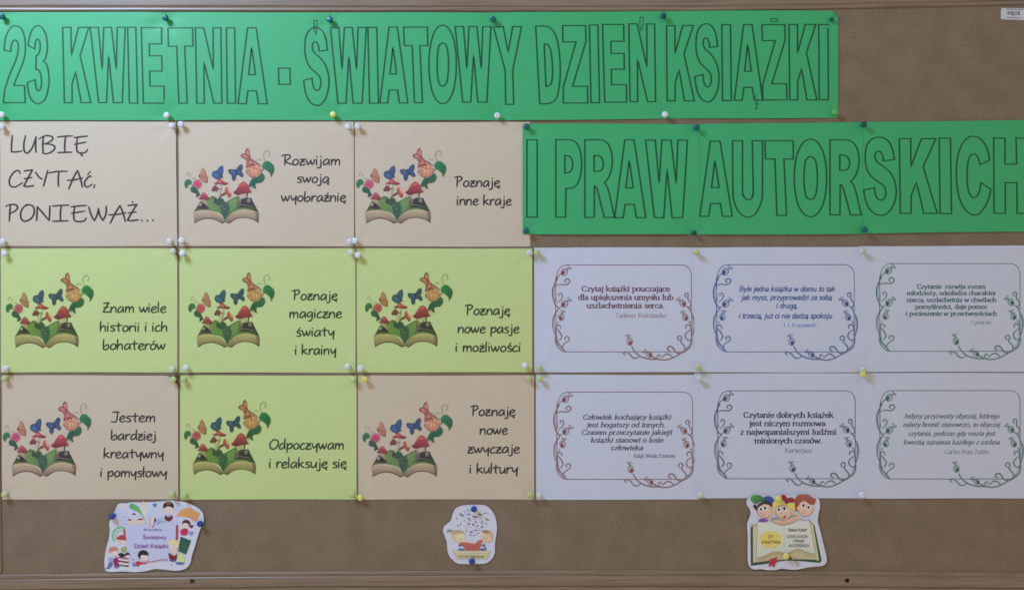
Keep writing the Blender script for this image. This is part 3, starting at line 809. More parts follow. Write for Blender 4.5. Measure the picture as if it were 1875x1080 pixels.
def illustration(sheet, parent, ax, ay, kx, ky, tint):
    ink = Ink(sheet.h, dz=0.0055, z0=0.05)
    ink.tint = tint
    def use(F):
        def T(x, y):
            u, v = F(x, y)
            return (ax + (u - AX) * kx, ay + (v - AY) * ky)
        ink.T = T
    def P(s, c, c2=None, d=(0, 1), sm=2):
        ink.poly(smooth_path(parse(s), True, sm), c, c2, d)
    def L(s, w, c, cl=False, t=.3):
        ink.line(smooth_path(parse(s), cl, 3), w, c, closed=cl, taper=t)
    def E(cx, cy, rx, ry, c, rot=0, c2=None):
        ink.ell(cx, cy, rx, ry, c, rot, c2, 14)
    use(F3)
    # --- pages
    P("905,940* 860,820 780,745 650,698 500,680 330,672 230,690 135,745* 300,460* 340,430 480,400 560,350 610,330 680,350 830,370 880,420 940,480*", ap(104, 128, 84), ap(98, 124, 88), (1, 0))
    P("905,940* 940,480* 1010,430 1180,345 1230,330 1300,400 1540,370 1590,430 1750,735* 1640,692 1450,655 1300,662 1150,708 1040,790 960,870", ap(100, 138, 84), ap(50, 68, 56), (1, .2))
    P("480,430 560,360 640,350 700,400 780,480 800,640 790,730 650,690 540,650 480,560", ap(122, 152, 92), ap(96, 140, 84), (1, .3))
    P("1020,470 1150,390 1215,370 1210,470 1190,600 1100,700 1040,690 1010,570", ap(124, 156, 94), ap(110, 146, 88))
    P("135,745* 300,460* 330,520 270,640 300,670 230,690", ap(92, 92, 66))
    P("1205,640 1300,620 1500,625 1640,680* 1450,655 1300,665 1150,708", ap(118, 142, 88), ap(90, 110, 72), (1, 0))
    # dark gutter and grass
    P("930,480 860,470 800,430 780,520 815,640 850,790 918,915* 975,840 1010,720 1035,600 1010,500", ap(68, 98, 86), ap(64, 98, 82))
    P("640,470 655,370 760,345 860,385 895,440 840,500 780,560 700,510", ap(62, 92, 76))
    P("560,352 610,325 670,345 700,380 620,385", ap(92, 124, 76))
    L("640,480 700,510 760,535", 1.6, ap(60, 66, 66))
    for (x, y) in ((850, 560), (1015, 530), (775, 700), (905, 640), (1060, 480)):
        L("%g,%g %g,%g" % (x - 26, y - 12, x + 20, y + 12), 0.9, ap(160, 186, 156))
    for k, (x, y) in enumerate(((700, 360), (760, 350), (820, 372), (870, 430), (940, 470), (985, 470), (1080, 400), (1150, 355), (1200, 335), (590, 345), (640, 335))):
        L("%g,%g %g,%g" % (x, y + 45, x + (-14 if k % 2 else 12), y - 14), 1.1, ap(70, 112, 76) if k % 2 else ap(104, 142, 88), t=.6)
    # --- page blocks
    P("137,745* 230,692 400,677 550,685 700,738 820,820 915,935* 905,958* 850,985 780,948 650,890 500,868 330,898 230,950 170,985* 150,860", ap(206, 186, 156), ap(128, 104, 96))
    P("915,935* 955,880 1030,808 1130,720 1300,667 1450,657 1640,698 1750,738* 1750,850 1738,972* 1640,908 1500,862 1370,848 1230,862 1130,908 1020,985 960,962", ap(206, 186, 156), ap(122, 98, 92))
    for k in range(3):
        q = 45 + 45 * k
        L("150,%d 260,%d 420,%d 560,%d 700,%d 820,%d 890,%d" % (760 + q, 712 + q, 692 + q, 705 + q, 745 + q, 825 + int(q * .8), 905 + int(q * .3)), 0.55, ap(168, 146, 122))
        L("950,%d 1040,%d 1140,%d 1300,%d 1450,%d 1640,%d 1742,%d" % (915 + int(q * .3), 822 + int(q * .8), 735 + q, 682 + q, 672 + q, 715 + q, 752 + q), 0.55, ap(168, 146, 118))
    P("1640,700 1750,738* 1750,850 1738,972* 1660,915 1690,840", ap(150, 126, 112), ap(104, 84, 80))
    L("165,985* 230,952 330,900 500,870 650,892 780,950 850,988 905,960 960,964 1020,988 1130,912 1230,866 1370,850 1500,864 1640,912 1738,978*", 1.25, ap(74, 56, 56), t=.2)
    L("180,968* 240,938 335,888 500,858 650,880 780,936 845,972", .8, ap(116, 92, 88), t=.3)
    L("137,745* 230,690 400,675 550,683 700,736 820,818 915,930", .7, ap(196, 180, 150))
    L("1750,736* 1640,696 1450,655 1300,664 1130,717 1030,805 955,876", .7, ap(200, 186, 150))
    # --- right stump, dark plants
    P("1190,598* 1270,540 1240,480 1320,400 1420,375 1565,372 1580,450 1620,560 1600,585 1480,592 1300,575", ap(66, 66, 66), ap(56, 56, 58))
    E(1275, 430, 42, 75, ap(158, 140, 138), -8, ap(120, 98, 102)); E(1270, 500, 45, 45, ap(118, 98, 98))
    E(1500, 440, 44, 56, ap(156, 144, 150), 8, ap(120, 108, 112)); E(1400, 410, 26, 50, ap(60, 70, 66))
    L("1200,590 1330,540 1450,560 1600,580", 1.6, ap(126, 118, 120)); L("1240,600 1400,585 1560,600", 1.2, ap(52, 54, 50))
    P("1270,270 1410,255 1420,330 1360,390 1310,340", ap(206, 180, 160), ap(196, 178, 168)); E(1250, 340, 30, 22, ap(160, 150, 120))
    L("1450,400 1465,250 1480,150 1520,40", 2.3, ap(56, 78, 68))
    # --- left mushroom
    P("262,628 290,560 340,490 420,500 500,600 525,636 400,642", ap(70, 66, 64)); E(310, 535, 36, 34, ap(164, 166, 162)); E(395, 560, 50, 42, ap(48, 50, 58))
    P("335,425 450,415 480,500 505,590 430,530 350,470", ap(186, 166, 134), ap(150, 134, 108))
    P("262,392* 320,330 345,270 390,235 440,255 490,320 552,392 500,412 440,426 380,408 310,412", ap(196, 82, 102), ap(140, 58, 74), (.2, 1))
    E(400, 280, 26, 16, ap(212, 108, 122)); L("280,400 380,398 440,412 530,398", .8, ap(112, 48, 60))
    use(F1)
    # --- middle mushrooms
    L("765,800 778,890 748,970 715,1075", 2.3, ap(186, 168, 146)); L("672,930 690,1000 700,1080", 3.0, ap(206, 198, 186)); L("722,900 730,1000 712,1080", 2.2, ap(200, 190, 176))
    L("700,1080 745,1030 760,960", 1.6, ap(168, 158, 132)); E(755, 890, 26, 16, ap(150, 138, 108))
    P("576,912* 612,850 645,814 690,838 738,894 705,903 684,950 655,930 600,940", ap(150, 78, 88), ap(112, 60, 72))
    P("622,775* 690,748 712,700 740,684 775,694 820,742 912,775 890,800 830,814 740,792 670,806", ap(208, 96, 98), ap(132, 50, 64), (.2, 1)); E(745, 745, 34, 16, ap(220, 124, 118), 20)
    P("850,958 790,985 748,1045 792,1032 860,996", ap(122, 72, 74))
    P("848,900 884,850 928,906 968,962 968,1030 938,1066 890,1012 852,960", ap(208, 98, 86), ap(176, 72, 76)); P("896,872 958,930 978,962 950,985 915,930", ap(220, 176, 146)); L("850,905 860,965 900,1020 938,1064", .8, ap(130, 54, 58))
    # --- butterflies
    P("800,440 812,500 806,560 790,635 812,655 765,668 720,704 660,682 610,650 592,610 620,545 690,530 722,480 768,440", ap(62, 98, 150), ap(58, 90, 142)); P("620,590 690,570 740,620 700,660 640,640", ap(74, 110, 164))
    L("800,440 812,500 806,560 790,635 812,655 765,668 720,704 660,682 610,650 592,610 620,545 690,530 722,480 768,440", .8, ap(38, 50, 78), True); L("690,532 700,580 760,640", .7, ap(36, 48, 74)); L("690,560 730,590 790,640", .6, ap(36, 48, 74))
    P("403,476 440,510 465,570 478,620 510,665 490,690 502,750 470,766 410,740 370,700 328,635 355,580 375,510", ap(200, 142, 118), ap(190, 120, 108))
    L("403,476 440,510 465,570 478,620 510,665 490,690 502,750 470,766 410,740 370,700 328,635 355,580", .8, ap(104, 74, 66)); L("328,636 400,640 490,690", .8, ap(110, 70, 66)); L("470,766 500,750 492,690", 1.2, ap(96, 84, 64)); E(345, 636, 14, 16, ap(90, 56, 58))
    # --- pink flower
    for k in range(15):
        a = 2 * math.pi * k / 15 + .2
        x, y = 300 + 58 * math.cos(a), 795 + 60 * math.sin(a)
        E(x, y, 40, 15, ap(222, 120, 146) if k % 2 else ap(204, 82, 122), math.degrees(a), ap(200, 74, 112))
    E(300, 795, 42, 42, ap(206, 84, 124), 0, ap(196, 70, 108)); E(305, 790, 15, 15, ap(184, 66, 92))
    # --- leaves on the left
    L("176,790 250,872 330,975 368,1035", 1.1, ap(92, 92, 72))
    P("44,790 60,730 110,695 160,705 188,742 175,790 120,820 88,880* 58,850", ap(64, 132, 100), ap(52, 106, 80)); L("60,860 90,790 150,735", .6, ap(40, 90, 66)); L("90,878 120,820 150,800", .6, ap(150, 168, 150))
    P("162,892 190,845 240,850 300,890 332,960 352,1003 300,1045 268,1045 286,990 230,965 180,950", ap(58, 108, 90), ap(46, 84, 72)); L("190,880 260,920 320,1000", .6, ap(38, 74, 60))
    L("170,672 166,600 140,566 108,572 94,606 112,634 130,625", .55, ap(136, 140, 120)); L("203,692 238,670 270,702", .6, ap(150, 150, 116))
    use(F2)
    P("208,510 246,450 300,408 326,430 320,500 302,540 335,590 342,638 300,646 240,600 200,620 190,690 155,726 124,690 118,620 70,580 50,530 80,504 150,510", ap(64, 92, 140), ap(60, 84, 128)); P("90,530 150,530 190,570 140,600", ap(76, 104, 152))
    L("208,510 246,450 300,408 326,430 320,500 302,540 335,590 342,638 300,646 240,600 200,620 190,690 155,726 124,690 118,620 70,580 50,530 80,504 150,510", .8, ap(38, 48, 74), True); L("190,505 205,560 232,615", 1.3, ap(36, 44, 62)); L("205,545 300,480", .5, ap(44, 56, 88)); L("200,505 175,450", .4, ap(150, 146, 140))
    # --- big cap on the right
    P("146,955* 200,912 250,832 300,768 358,742 410,778 452,832 472,900 512,950 440,966 380,972 300,988 250,1004 190,990", ap(196, 76, 88), ap(140, 54, 68), (.1, 1))
    P("160,960 230,940 330,935 430,930 505,950 440,964 380,970 300,986 250,1002 190,988", ap(128, 48, 64), ap(150, 66, 78), (1, 0)); E(345, 800, 46, 26, ap(212, 100, 104), -10); L("250,860 300,820", .7, ap(222, 130, 128)); L("400,870 415,890", .8, ap(220, 120, 112)); L("146,955 190,990 250,1004 300,988 380,972 440,966 512,950", .7, ap(112, 44, 56))
    # stalk, leaves on the right
    L("452,845 500,730 600,610 700,545 752,480", 1.5, ap(86, 116, 80))
    P("722,440 740,380 790,342 850,342 910,390 948,470 935,560 878,655* 884,600 840,550 780,505 735,485", ap(50, 138, 94), ap(38, 106, 76), (1, .4)); L("735,440 830,450 900,540 885,620", .7, ap(32, 88, 60)); L("930,400 955,480 938,570 880,655", .8, ap(96, 116, 100))
    P("518,700 560,650 640,590 700,568 750,600 767,660 745,722 690,768 630,770 580,800 602,887* 550,872 520,822 468,824 490,750", ap(52, 118, 92), ap(40, 88, 74)); L("500,790 570,720 680,650", .7, ap(34, 74, 60))
    # orange flower with a butterfly on it
    for k in range(16):
        a = 2 * math.pi * k / 16
        x, y = 560 + 94 * math.cos(a), 528 + 88 * math.sin(a)
        E(x, y, 58, 24, ap(232, 178, 146) if k % 2 else ap(216, 148, 124), math.degrees(a), ap(206, 134, 112))
    for k in range(11):
        a = 2 * math.pi * k / 11 + .3
        E(560 + 48 * math.cos(a), 500 + 42 * math.sin(a), 36, 16, ap(236, 192, 158) if k % 2 else ap(210, 136, 112), math.degrees(a))
    E(560, 480, 34, 24, ap(206, 132, 98))
    P("415,330 490,288 560,340 622,378 610,412 560,420 520,440 440,462 402,452 420,390", ap(196, 112, 106), ap(176, 92, 92)); P("450,350 500,330 540,370 500,400 450,410", ap(214, 138, 124)); P("560,360 600,385 590,405 550,400", ap(212, 142, 122))
    L("490,288 560,340 645,392 700,436", 1.3, ap(96, 66, 64)); L("470,300 430,350 408,420", .8, ap(120, 66, 66)); L("480,425 520,405 565,415", 1.6, ap(104, 56, 60)); L("500,440 540,430 575,440", .8, ap(130, 70, 66)); E(415, 458, 17, 14, ap(96, 50, 56)); E(412, 560, 13, 13, ap(118, 70, 66)); E(405, 320, 15, 13, ap(92, 60, 62)); L("460,320 470,380 455,430", .7, ap(130, 66, 68)); L("500,310 530,370 540,410", .6, ap(140, 74, 72))
    for k in range(9):
        a = .3 + k * .52
        L("%g,%g %g,%g" % (560 + 60 * math.cos(a), 528 + 56 * math.sin(a), 560 + 128 * math.cos(a), 528 + 120 * math.sin(a)), .6, ap(176, 112, 98), t=.5)
    L("440,610 500,650 560,640", .8, ap(168, 108, 94)); L("410,500 405,560 425,600", .7, ap(170, 110, 96))
    P("428,95 460,110 470,180 476,250 492,272 470,298 430,300 400,290 340,270 303,240 330,205 385,195 395,140", ap(204, 120, 112), ap(190, 96, 96))
    P("340,235 370,215 410,240 420,275 380,270", ap(216, 140, 128)); P("410,140 440,120 455,180 450,220 420,200", ap(210, 150, 128)); L("400,290 340,270 303,240 330,205 385,195 395,140 428,95 448,100", 1.25, ap(92, 60, 62)); L("385,195 440,240 480,268", 1.0, ap(120, 62, 66)); E(474, 264, 16, 10, ap(70, 56, 70), 40); E(425, 120, 13, 24, ap(116, 90, 80), 25)
    L("773,335 750,270 744,200 780,145 832,138 862,180 850,232 818,236", .75, ap(126, 142, 112)); L("600,335 640,296 690,305 715,332", .7, ap(156, 158, 128)); L("470,850 520,900 545,912", .5, ap(170, 170, 160)); E(497, 838, 24, 12, ap(120, 124, 104))
    return ink.build('printed_picture', parent)

# ================================================================ SHEETS WITH WRITING
DARK = (0.030, 0.032, 0.036)
LIMETINT = (0.84, 1.0, 0.52)
def poster(kind, quad, pins, seed, label, lines, pic=None, curls=(), base=.85, wave=.65, hw=2.9):
    sh = Sheet(quad, base, pins, seed, wave, curls)
    o = sh.build('poster_sheet', M[kind])
    finish(o, label, 'paper sheet', 'sheets pinned in rows on the board')
    for (s, x0, x1, yb, xh) in lines:
        ink = Ink(sh.h, cycle=6, dz=0.02, z0=0.06)
        text(ink, HAND, s, x0, x1, yb, xh, DARK if kind == 'cream' else (0.022, 0.045, 0.022), 2.7 if xh < 15 else 3.0, w2=2.9 if xh < 15 else 3.5, wob=.25, seed=seed)
        ink.build('text_line', o)
    if pic:
        illustration(sh, o, pic[0], pic[1], pic[2] / 535.0, 1.0, LIMETINT if kind == 'lime' else (1, 1, 1))
    return o
def q4(x0, x1, y0, y1, xb0=None, xb1=None):
    return [(x0, y0), (x1, y0), (x1 if xb1 is None else xb1, y1), (x0 if xb0 is None else xb0, y1)]

poster('cream', q4(0.5, 322.3, 223.2, 450.6, .8, 325), [(6, 233), (316, 233), (8, 443), (314, 443)], 31,
       'cream sheet with big handwritten words LUBIĘ CZYTAĆ, PONIEWAŻ..., no picture',
       [('LUBIĘ', 17.7, 162.5, 280.4, 19.5), ('CZYTAĆ,', 15, 178, 342.6, 19.2), ('PONIEWAŻ...', 12.5, 286, 405.4, 19.0)])
poster('cream', q4(327.3, 647.6, 223.6, 450.8, 328.5, 648.4), [(333, 230), (638, 235), (334, 443), (641, 443)], 32,
       'cream sheet with flower book picture and words Rozwijam swoją wyobraźnię',
       [('Rozwijam', 518.4, 624, 302.6, 11.2), ('swoją', 543.4, 603.6, 334.9, 10.8), ('wyobraźnię', 515, 634, 369.2, 11)], (413, 408.9, 535))
poster('cream', q4(649.8, 970, 224, 451.4, 651, 971), [(657, 233), (652, 443), (966, 234)], 33,
       'cream sheet partly under the lower green banner, words Poznaję inne kraje',
       [('Poznaję', 833.9, 915.8, 342, 11), ('inne kraje', 835.5, 936.8, 375.7, 11)], (727.3, 408.9, 535))
poster('lime', q4(1.8, 325, 454.8, 681.4), [(12, 467), (318, 463), (12, 676), (318, 678)], 34,
       'lime green sheet at the left edge with words Znam wiele historii i ich bohaterów',
       [('Znam wiele', 187.8, 305.2, 572, 11), ('historii i ich', 182.5, 308, 606.5, 11), ('bohaterów', 188.2, 303.6, 639.8, 11)], (84.4, 636.2, 522), curls=[(325, 454.8, 17)])
poster('lime', q4(328.6, 651, 455, 681.8, 329), [(337, 468), (645, 465), (342, 675), (639, 672)], 35,
       'lime green sheet with words Poznaję magiczne światy i krainy',
       [('Poznaję', 536.6, 618.4, 549, 11), ('magiczne', 529.8, 626.4, 581.7, 11), ('światy', 542.2, 613.2, 615.6, 11), ('i krainy', 539.5, 616.2, 648.8, 11)], (417, 635.5, 512))
poster('lime', q4(653, 974.6, 455, 681.3, 654), [(659, 470), (970, 464), (662, 676), (964, 671)], 36,
       'lime green sheet with words Poznaję nowe pasje i możliwości',
       [('Poznaję', 853, 934.6, 576.2, 11), ('nowe pasje', 837.7, 951.2, 609.4, 11), ('i możliwości', 833.2, 954.2, 643.5, 11)], (741.4, 635, 520))
poster('cream', q4(4, 326.6, 687, 913.6), [(10, 695), (320, 697), (10, 906), (317, 905)], 37,
       'cream sheet bottom left with words Jestem bardziej kreatywny i pomysłowy',
       [('Jestem', 203.4, 285.5, 771.8, 11), ('bardziej', 203, 287, 804.8, 11), ('kreatywny', 189.3, 300.8, 838.1, 11), ('i pomysłowy', 183.2, 306.8, 872.4, 11)], (79.4, 871.2, 524), curls=[(326.6, 687, 22)])
poster('lime', q4(330.4, 653, 687, 913.7), [(339, 697), (649, 697), (340, 908), (645, 906)], 38,
       'lime green sheet in the bottom row with words Odpoczywam i relaksuję się',
       [('Odpoczywam', 492.8, 630.4, 821.8, 11.2), ('i relaksuję się', 492.3, 635.4, 855.8, 11.2)], (409.6, 868.2, 515))
poster('cream', q4(655.6, 978, 687, 913.7, 656.5), [(670, 696), (971, 693), (663, 911), (971, 906)], 39,
       'cream sheet in the bottom row with words Poznaję nowe zwyczaje i kultury',
       [('Poznaję', 862.9, 943.6, 760.6, 11), ('nowe', 878, 930, 794.6, 11), ('zwyczaje', 855.9, 952, 828.7, 11), ('i kultury', 858.8, 948.6, 865.7, 11)], (739, 872.3, 535))

# ================================================================ WHITE SHEETS WITH QUOTATIONS
def bud(ink, x, y, ang, k, dark, mid, flip=1):
    """closed flower bud; ang = direction of its tip in degrees"""
    ca, sa = math.cos(math.radians(ang)), math.sin(math.radians(ang))
    def q(u, v):
        v *= flip
        return (x + (u * ca - v * sa) * k, y + (u * sa + v * ca) * k)
    out = smooth_path([q(-26, 0) + (True,), q(-14, 20) + (False,), q(8, 22) + (False,), q(34, 4) + (False,), q(18, -16) + (False,), q(-10, -18) + (False,)], True, 2)
    ink.poly(out, tuple(a * .18 + b * .82 for a, b in zip(mid, (.56, .63, .80))))
    ink.poly(smooth_path([q(-28, 0) + (True,), q(-16, 17) + (False,), q(2, 6) + (False,), q(14, -4) + (False,), q(-4, -16) + (False,), q(-20, -14) + (False,)], True, 2), dark, tuple(v * 1.8 + .03 for v in dark))
    ink.line(out, .85, mid, closed=True)
    ink.line(smooth_path([q(-20, -14) + (False,), q(0, -30) + (False,), q(26, -26) + (False,), q(44, -14) + (False,), q(60, -20) + (False,), q(60, -36) + (False,), q(46, -38) + (False,)], False, 3), .95, mid, taper=.4)
    ink.line(smooth_path([q(20, 16) + (False,), q(34, 2) + (False,), q(40, -18) + (False,), q(54, -10) + (False,), q(64, 2) + (False,), q(74, -6) + (False,), q(66, -16) + (False,)], False, 3), .95, mid, taper=.4)

VINES = [("208,300 225,270 255,245", 1.0), ("200,350 240,335 290,338 315,325 320,305 305,292 288,295 280,310 295,320", 1.25), ("222,480 245,462 262,435 258,413 242,407 232,418 240,430", 1.0),
 ("212,560 228,535 250,515", 1.0), ("222,655 228,632", .9), ("212,700 214,672 230,662 247,675 246,692", 1.0), ("214,690 235,712 256,750 248,775 235,785", 1.2), ("262,850 265,825 288,805 312,788 316,765 298,753 280,765 288,782", 1.1),
 ("225,285 205,320 186,370 184,420 195,470 212,510 235,527", 1.5), ("212,300 206,350 208,420 212,470", .7), ("235,527 212,560 190,600 184,650 190,700 207,745", 1.1), ("212,550 206,620 210,690 214,750", .7),
 ("205,745 205,790 222,835 262,872 290,876", .9), ("212,740 222,800 262,850 282,876", 1.4),
 ("1305,575 1290,535 1262,512", 1.2), ("1258,440 1248,418 1262,404 1276,415 1274,440 1280,462 1300,488 1292,515 1280,520", 1.15), ("1302,665 1296,645 1280,632", .9),
 ("1303,570 1322,610 1328,670 1314,730 1304,760", 1.2), ("1312,600 1308,660 1306,720", .7), ("1262,690 1258,668 1278,658 1296,675 1302,710 1300,740", 1.2), ("1296,700 1264,722 1252,752 1266,780 1290,786", 1.1),
 ("1304,740 1306,800 1290,840 1250,876", 1.1), ("1296,770 1284,825 1250,862 1232,880", .8), ("1208,786 1190,775 1196,754 1216,752 1224,775 1216,797 1246,832 1250,862 1232,884", 1.1),
 ("1130,868 1110,860 1116,838 1136,836 1154,848 1172,875 1200,890 1232,884 1250,872", 1.4), ("822,835 850,880 900,918 980,938 1040,935", 1.2), ("1040,940 1080,944 1130,935 1180,912 1245,874", 1.2),
 ("770,905 755,890 770,878 800,892 828,924 858,929 885,912", 1.15), ("985,915 1020,933 1060,942", 1.4), ("1032,925 1028,908 1044,902 1056,914", .9), ("1062,925 1090,900 1120,897 1148,920", 1.2)]
BUDS = [(275, 240, -28, .95, 1), (278, 497, -28, .95, 1), (255, 603, -62, .85, 1), (1236, 492, -150, .9, -1), (1255, 604, -128, .85, -1), (805, 802, -118, .9, -1), (965, 902, -158, .8, -1)]

def border(ink, r, c, mid, dark):
    x0, x1, y0, y1 = r
    def T(x, y):
        return (x0 + (x - 205) / 1100.0 * (x1 - x0), y0 + (y - 178) / 700.0 * (y1 - y0))
    ink.T = T
    ring = parse("290,178* 1220,178* 1262,186 1292,214 1305,262* 1305,800* 1292,845 1245,878* 290,878* 245,858 215,800 208,745* 208,300* 222,240 250,195")
    pts = smooth_path(ring, True, 4)
    ink.line(pts, 1.25, c, closed=True)
    halo = tuple(a * .42 + b * .58 for a, b in zip(mid, (.58, .65, .81)))
    for s, w in VINES:
        ink.line([(x + 5, y - 3) for x, y in smooth_path(parse(s), False, 3)], 1.5 * w, halo, taper=.5)
    for s, w in VINES:
        ink.line(smooth_path(parse(s), False, 3), w * 1.22, mid, taper=.35)
    # pale bands along the twining stems
    soft = tuple(a * .26 + b * .74 for a, b in zip(mid, (.56, .63, .80)))
    for s in ("190,380 200,340 208,400 205,470 193,450", "190,640 205,580 208,650 204,720 192,700", "1306,590 1320,640 1322,690 1310,730 1306,660", "1298,780 1300,815 1275,850 1262,860 1285,820"):
        ink.poly(smooth_path(parse(s), True, 2), soft)
    for b in BUDS:
        save = ink.T; ink.T = None
        bx, by = T(b[0], b[1])
        bud(ink, bx, by, b[2], b[3] / 4.41, dark, mid, b[4])
        ink.T = save
    ink.T = None

INKS = {
 'maroon': ((.20, .085, .10), (.25, .095, .085), (.20, .030, .025), (.165, .055, .105)),
 'blue': ((.045, .11, .32), (.045, .11, .32), (.02, .05, .20), (.045, .11, .34)),
 'green': ((.06, .17, .12), (.05, .20, .11), (.012, .11, .04), (.05, .16, .14)),
 'grey': ((.07, .09, .135), (.07, .095, .13), (.03, .042, .065), (.055, .042, .090)),
 'violet': ((.20, .085, .10), (.25, .095, .085), (.20, .030, .025), (.065, .050, .105)),
 'green2': ((.06, .13, .11), (.05, .18, .10), (.012, .10, .038), (.055, .115, .11)),
}
def quote(quad, pins, seed, label, rect, inkname, lines, style, base=.85, wave=.4):
    sh = Sheet(quad, base, pins, seed, wave)
    o = sh.build('quotation_sheet', M['white'])
    finish(o, label, 'paper sheet', 'white quotation sheets')
    c, mid, dark, tc = INKS[inkname]
    ink = Ink(sh.h, dz=0.006, z0=0.06)
    border(ink, rect, c, mid, dark)
    ink.build('printed_frame', o)
    for k, (s, x0, x1, yb, xh) in enumerate(lines):
        author = k == len(lines) - 1
        ink = Ink(sh.h, cycle=6, dz=0.02, z0=0.06)
        kk = xh / 6.6
        if author:
            text(ink, ROMAN, s, x0, x1, yb, xh, tuple(v * 1.7 + .02 for v in tc), .62, w2=.95, serifs=(style != 'sans'), slant=0)
        else:
            text(ink, ROMAN, s, x0, x1, yb, xh, tc, {'sans': 1.5, 'serif': 1.15, 'italic': 1.1, 'thin': 1.0}[style] * max(.85, kk),
                 w2={'sans': 1.8, 'serif': 2.25, 'italic': 2.0, 'thin': 1.6}[style] * max(.85, kk), slant={'sans': .2, 'serif': 0, 'italic': .26, 'thin': .28}[style], serifs=(style != 'sans'))
        ink.build('text_line', o)
    return o

quote(q4(978, 1276, 453.2, 681.2, 978.4, 1277), [(986, 464), (1277, 463), (991, 674), (1281, 673)], 51,
      'white sheet with maroon frame, quotation starting Czytaj książki pouczające', (1016.5, 1266, 485.2, 644), 'maroon',
      [('Czytaj książki pouczające', 1064.8, 1226.4, 533.4, 6.7), ('dla upiększenia umysłu lub', 1058.4, 1232.8, 548.9, 6.7), ('uszlachetnienia serca.', 1073.9, 1217, 564, 6.7), ('Tadeusz Kościuszko', 1126.5, 1220, 581.2, 5.6)], 'serif')
quote([(1270.5, 453.6), (1577, 451.9), (1577, 681.2), (1271, 681.6)], [(1277, 463), (1579, 461), (1281, 673), (1581, 676)], 52,
      'white sheet with blue frame and blue slanted quotation', (1310.8, 1563.7, 484.7, 644), 'blue',
      [('Byle jedna książka w domu to tak', 1352.8, 1528, 533.4, 6.4), ('jak mysz, przyprowadzi za sobą', 1357.3, 1522.4, 548.9, 6.4), ('i drugą,', 1420, 1460.2, 564, 6.4), ('i trzecią, już ci nie dadzą spokoju', 1351.6, 1523, 582.6, 6.4), ('J. I. Kraszewski', 1433.3, 1494.6, 598.5, 4.8)], 'sans', base=1.1)
quote([(1571, 450.9), (1892, 449.8), (1893, 680.4), (1571, 680.8)], [(1579, 461), (1886, 462), (1581, 676), (1886, 672)], 53,
      'white sheet with green frame, quotation starting Czytanie rozwija rozum', (1609, 1866.6, 482.6, 642.8), 'green',
      [('Czytanie  rozwija rozum', 1678.4, 1804, 528.4, 5.4), ('młodzieży, odmładza charakter', 1659.8, 1823.7, 540.2, 5.4), ('starca, uszlachetnia w chwilach', 1659, 1823.7, 552.7, 5.4), ('pomyślności, daje pomoc', 1675, 1807.4, 565.2, 5.4), ('i pocieszenie w przeciwnościach', 1657.5, 1824.8, 577.7, 5.4), ('Cyceron', 1776.3, 1814, 594, 5.4)], 'serif', base=1.35)
quote(q4(981, 1278, 685.8, 914, 981.6, 1279), [(990, 696), (1282, 694), (991, 907), (1285, 907)], 54,
      'white sheet with reddish frame, quotation starting Człowiek kochający książki', (1018.8, 1268, 717.4, 876.8), 'violet',
      [('Człowiek kochający książki', 1066.4, 1228, 767.3, 6.0), ('jest bogatszy od innych.', 1073.9, 1218, 781.4, 6.0), ('Czasem przeczytanie jakiejś', 1064.1, 1230, 795.2, 6.0), ('książki stanowi o losie', 1081, 1214, 809.3, 6.0), ('człowieka', 1117.8, 1177, 823.3, 6.0), ('Ralph Waldo Emerson', 1160, 1236.5, 837, 4.6)], 'italic')
quote(q4(1271.5, 1577, 683, 911.4, 1272, 1578), [(1282, 694), (1580, 687), (1285, 907), (1579, 907)], 55,
      'white sheet with dark grey frame, quotation starting Czytanie dobrych książek', (1313, 1565.5, 715, 875.5), 'grey',
      [('Czytanie dobrych książek', 1360.7, 1525.8, 763.9, 6.8), ('jest niczym rozmowa', 1371.6, 1511, 779.3, 6.8), ('z najwspanialszymi ludźmi', 1355, 1531, 795, 6.8), ('minionych czasów.', 1381, 1505.2, 810.8, 6.8), ('Kartezjusz', 1436.7, 1487.2, 827.8, 5.5)], 'serif', base=1.1)
quote(q4(1571, 1893, 682.4, 911.8, 1572, 1894), [(1580, 687), (1888, 695), (1579, 907), (1887, 905)], 56,
      'white sheet at lower right with green frame and thin slanted quotation', (1609.7, 1867, 714.5, 876), 'green2',
      [('Jedyny przyzwoity obyczaj, którego', 1653.4, 1829, 765, 5.6), ('należy bronić stanowczo, to obyczaj', 1652.3, 1830, 780.5, 5.6), ('czytania, podczas gdy reszta jest', 1662, 1820.4, 796.8, 5.6), ('kwestią sumienia każdego z osobna', 1653.4, 1829.4, 812.7, 5.6), ('Carlos Ruiz Zafón', 1728.7, 1809.4, 830.1, 5.2)], 'thin', base=1.35)

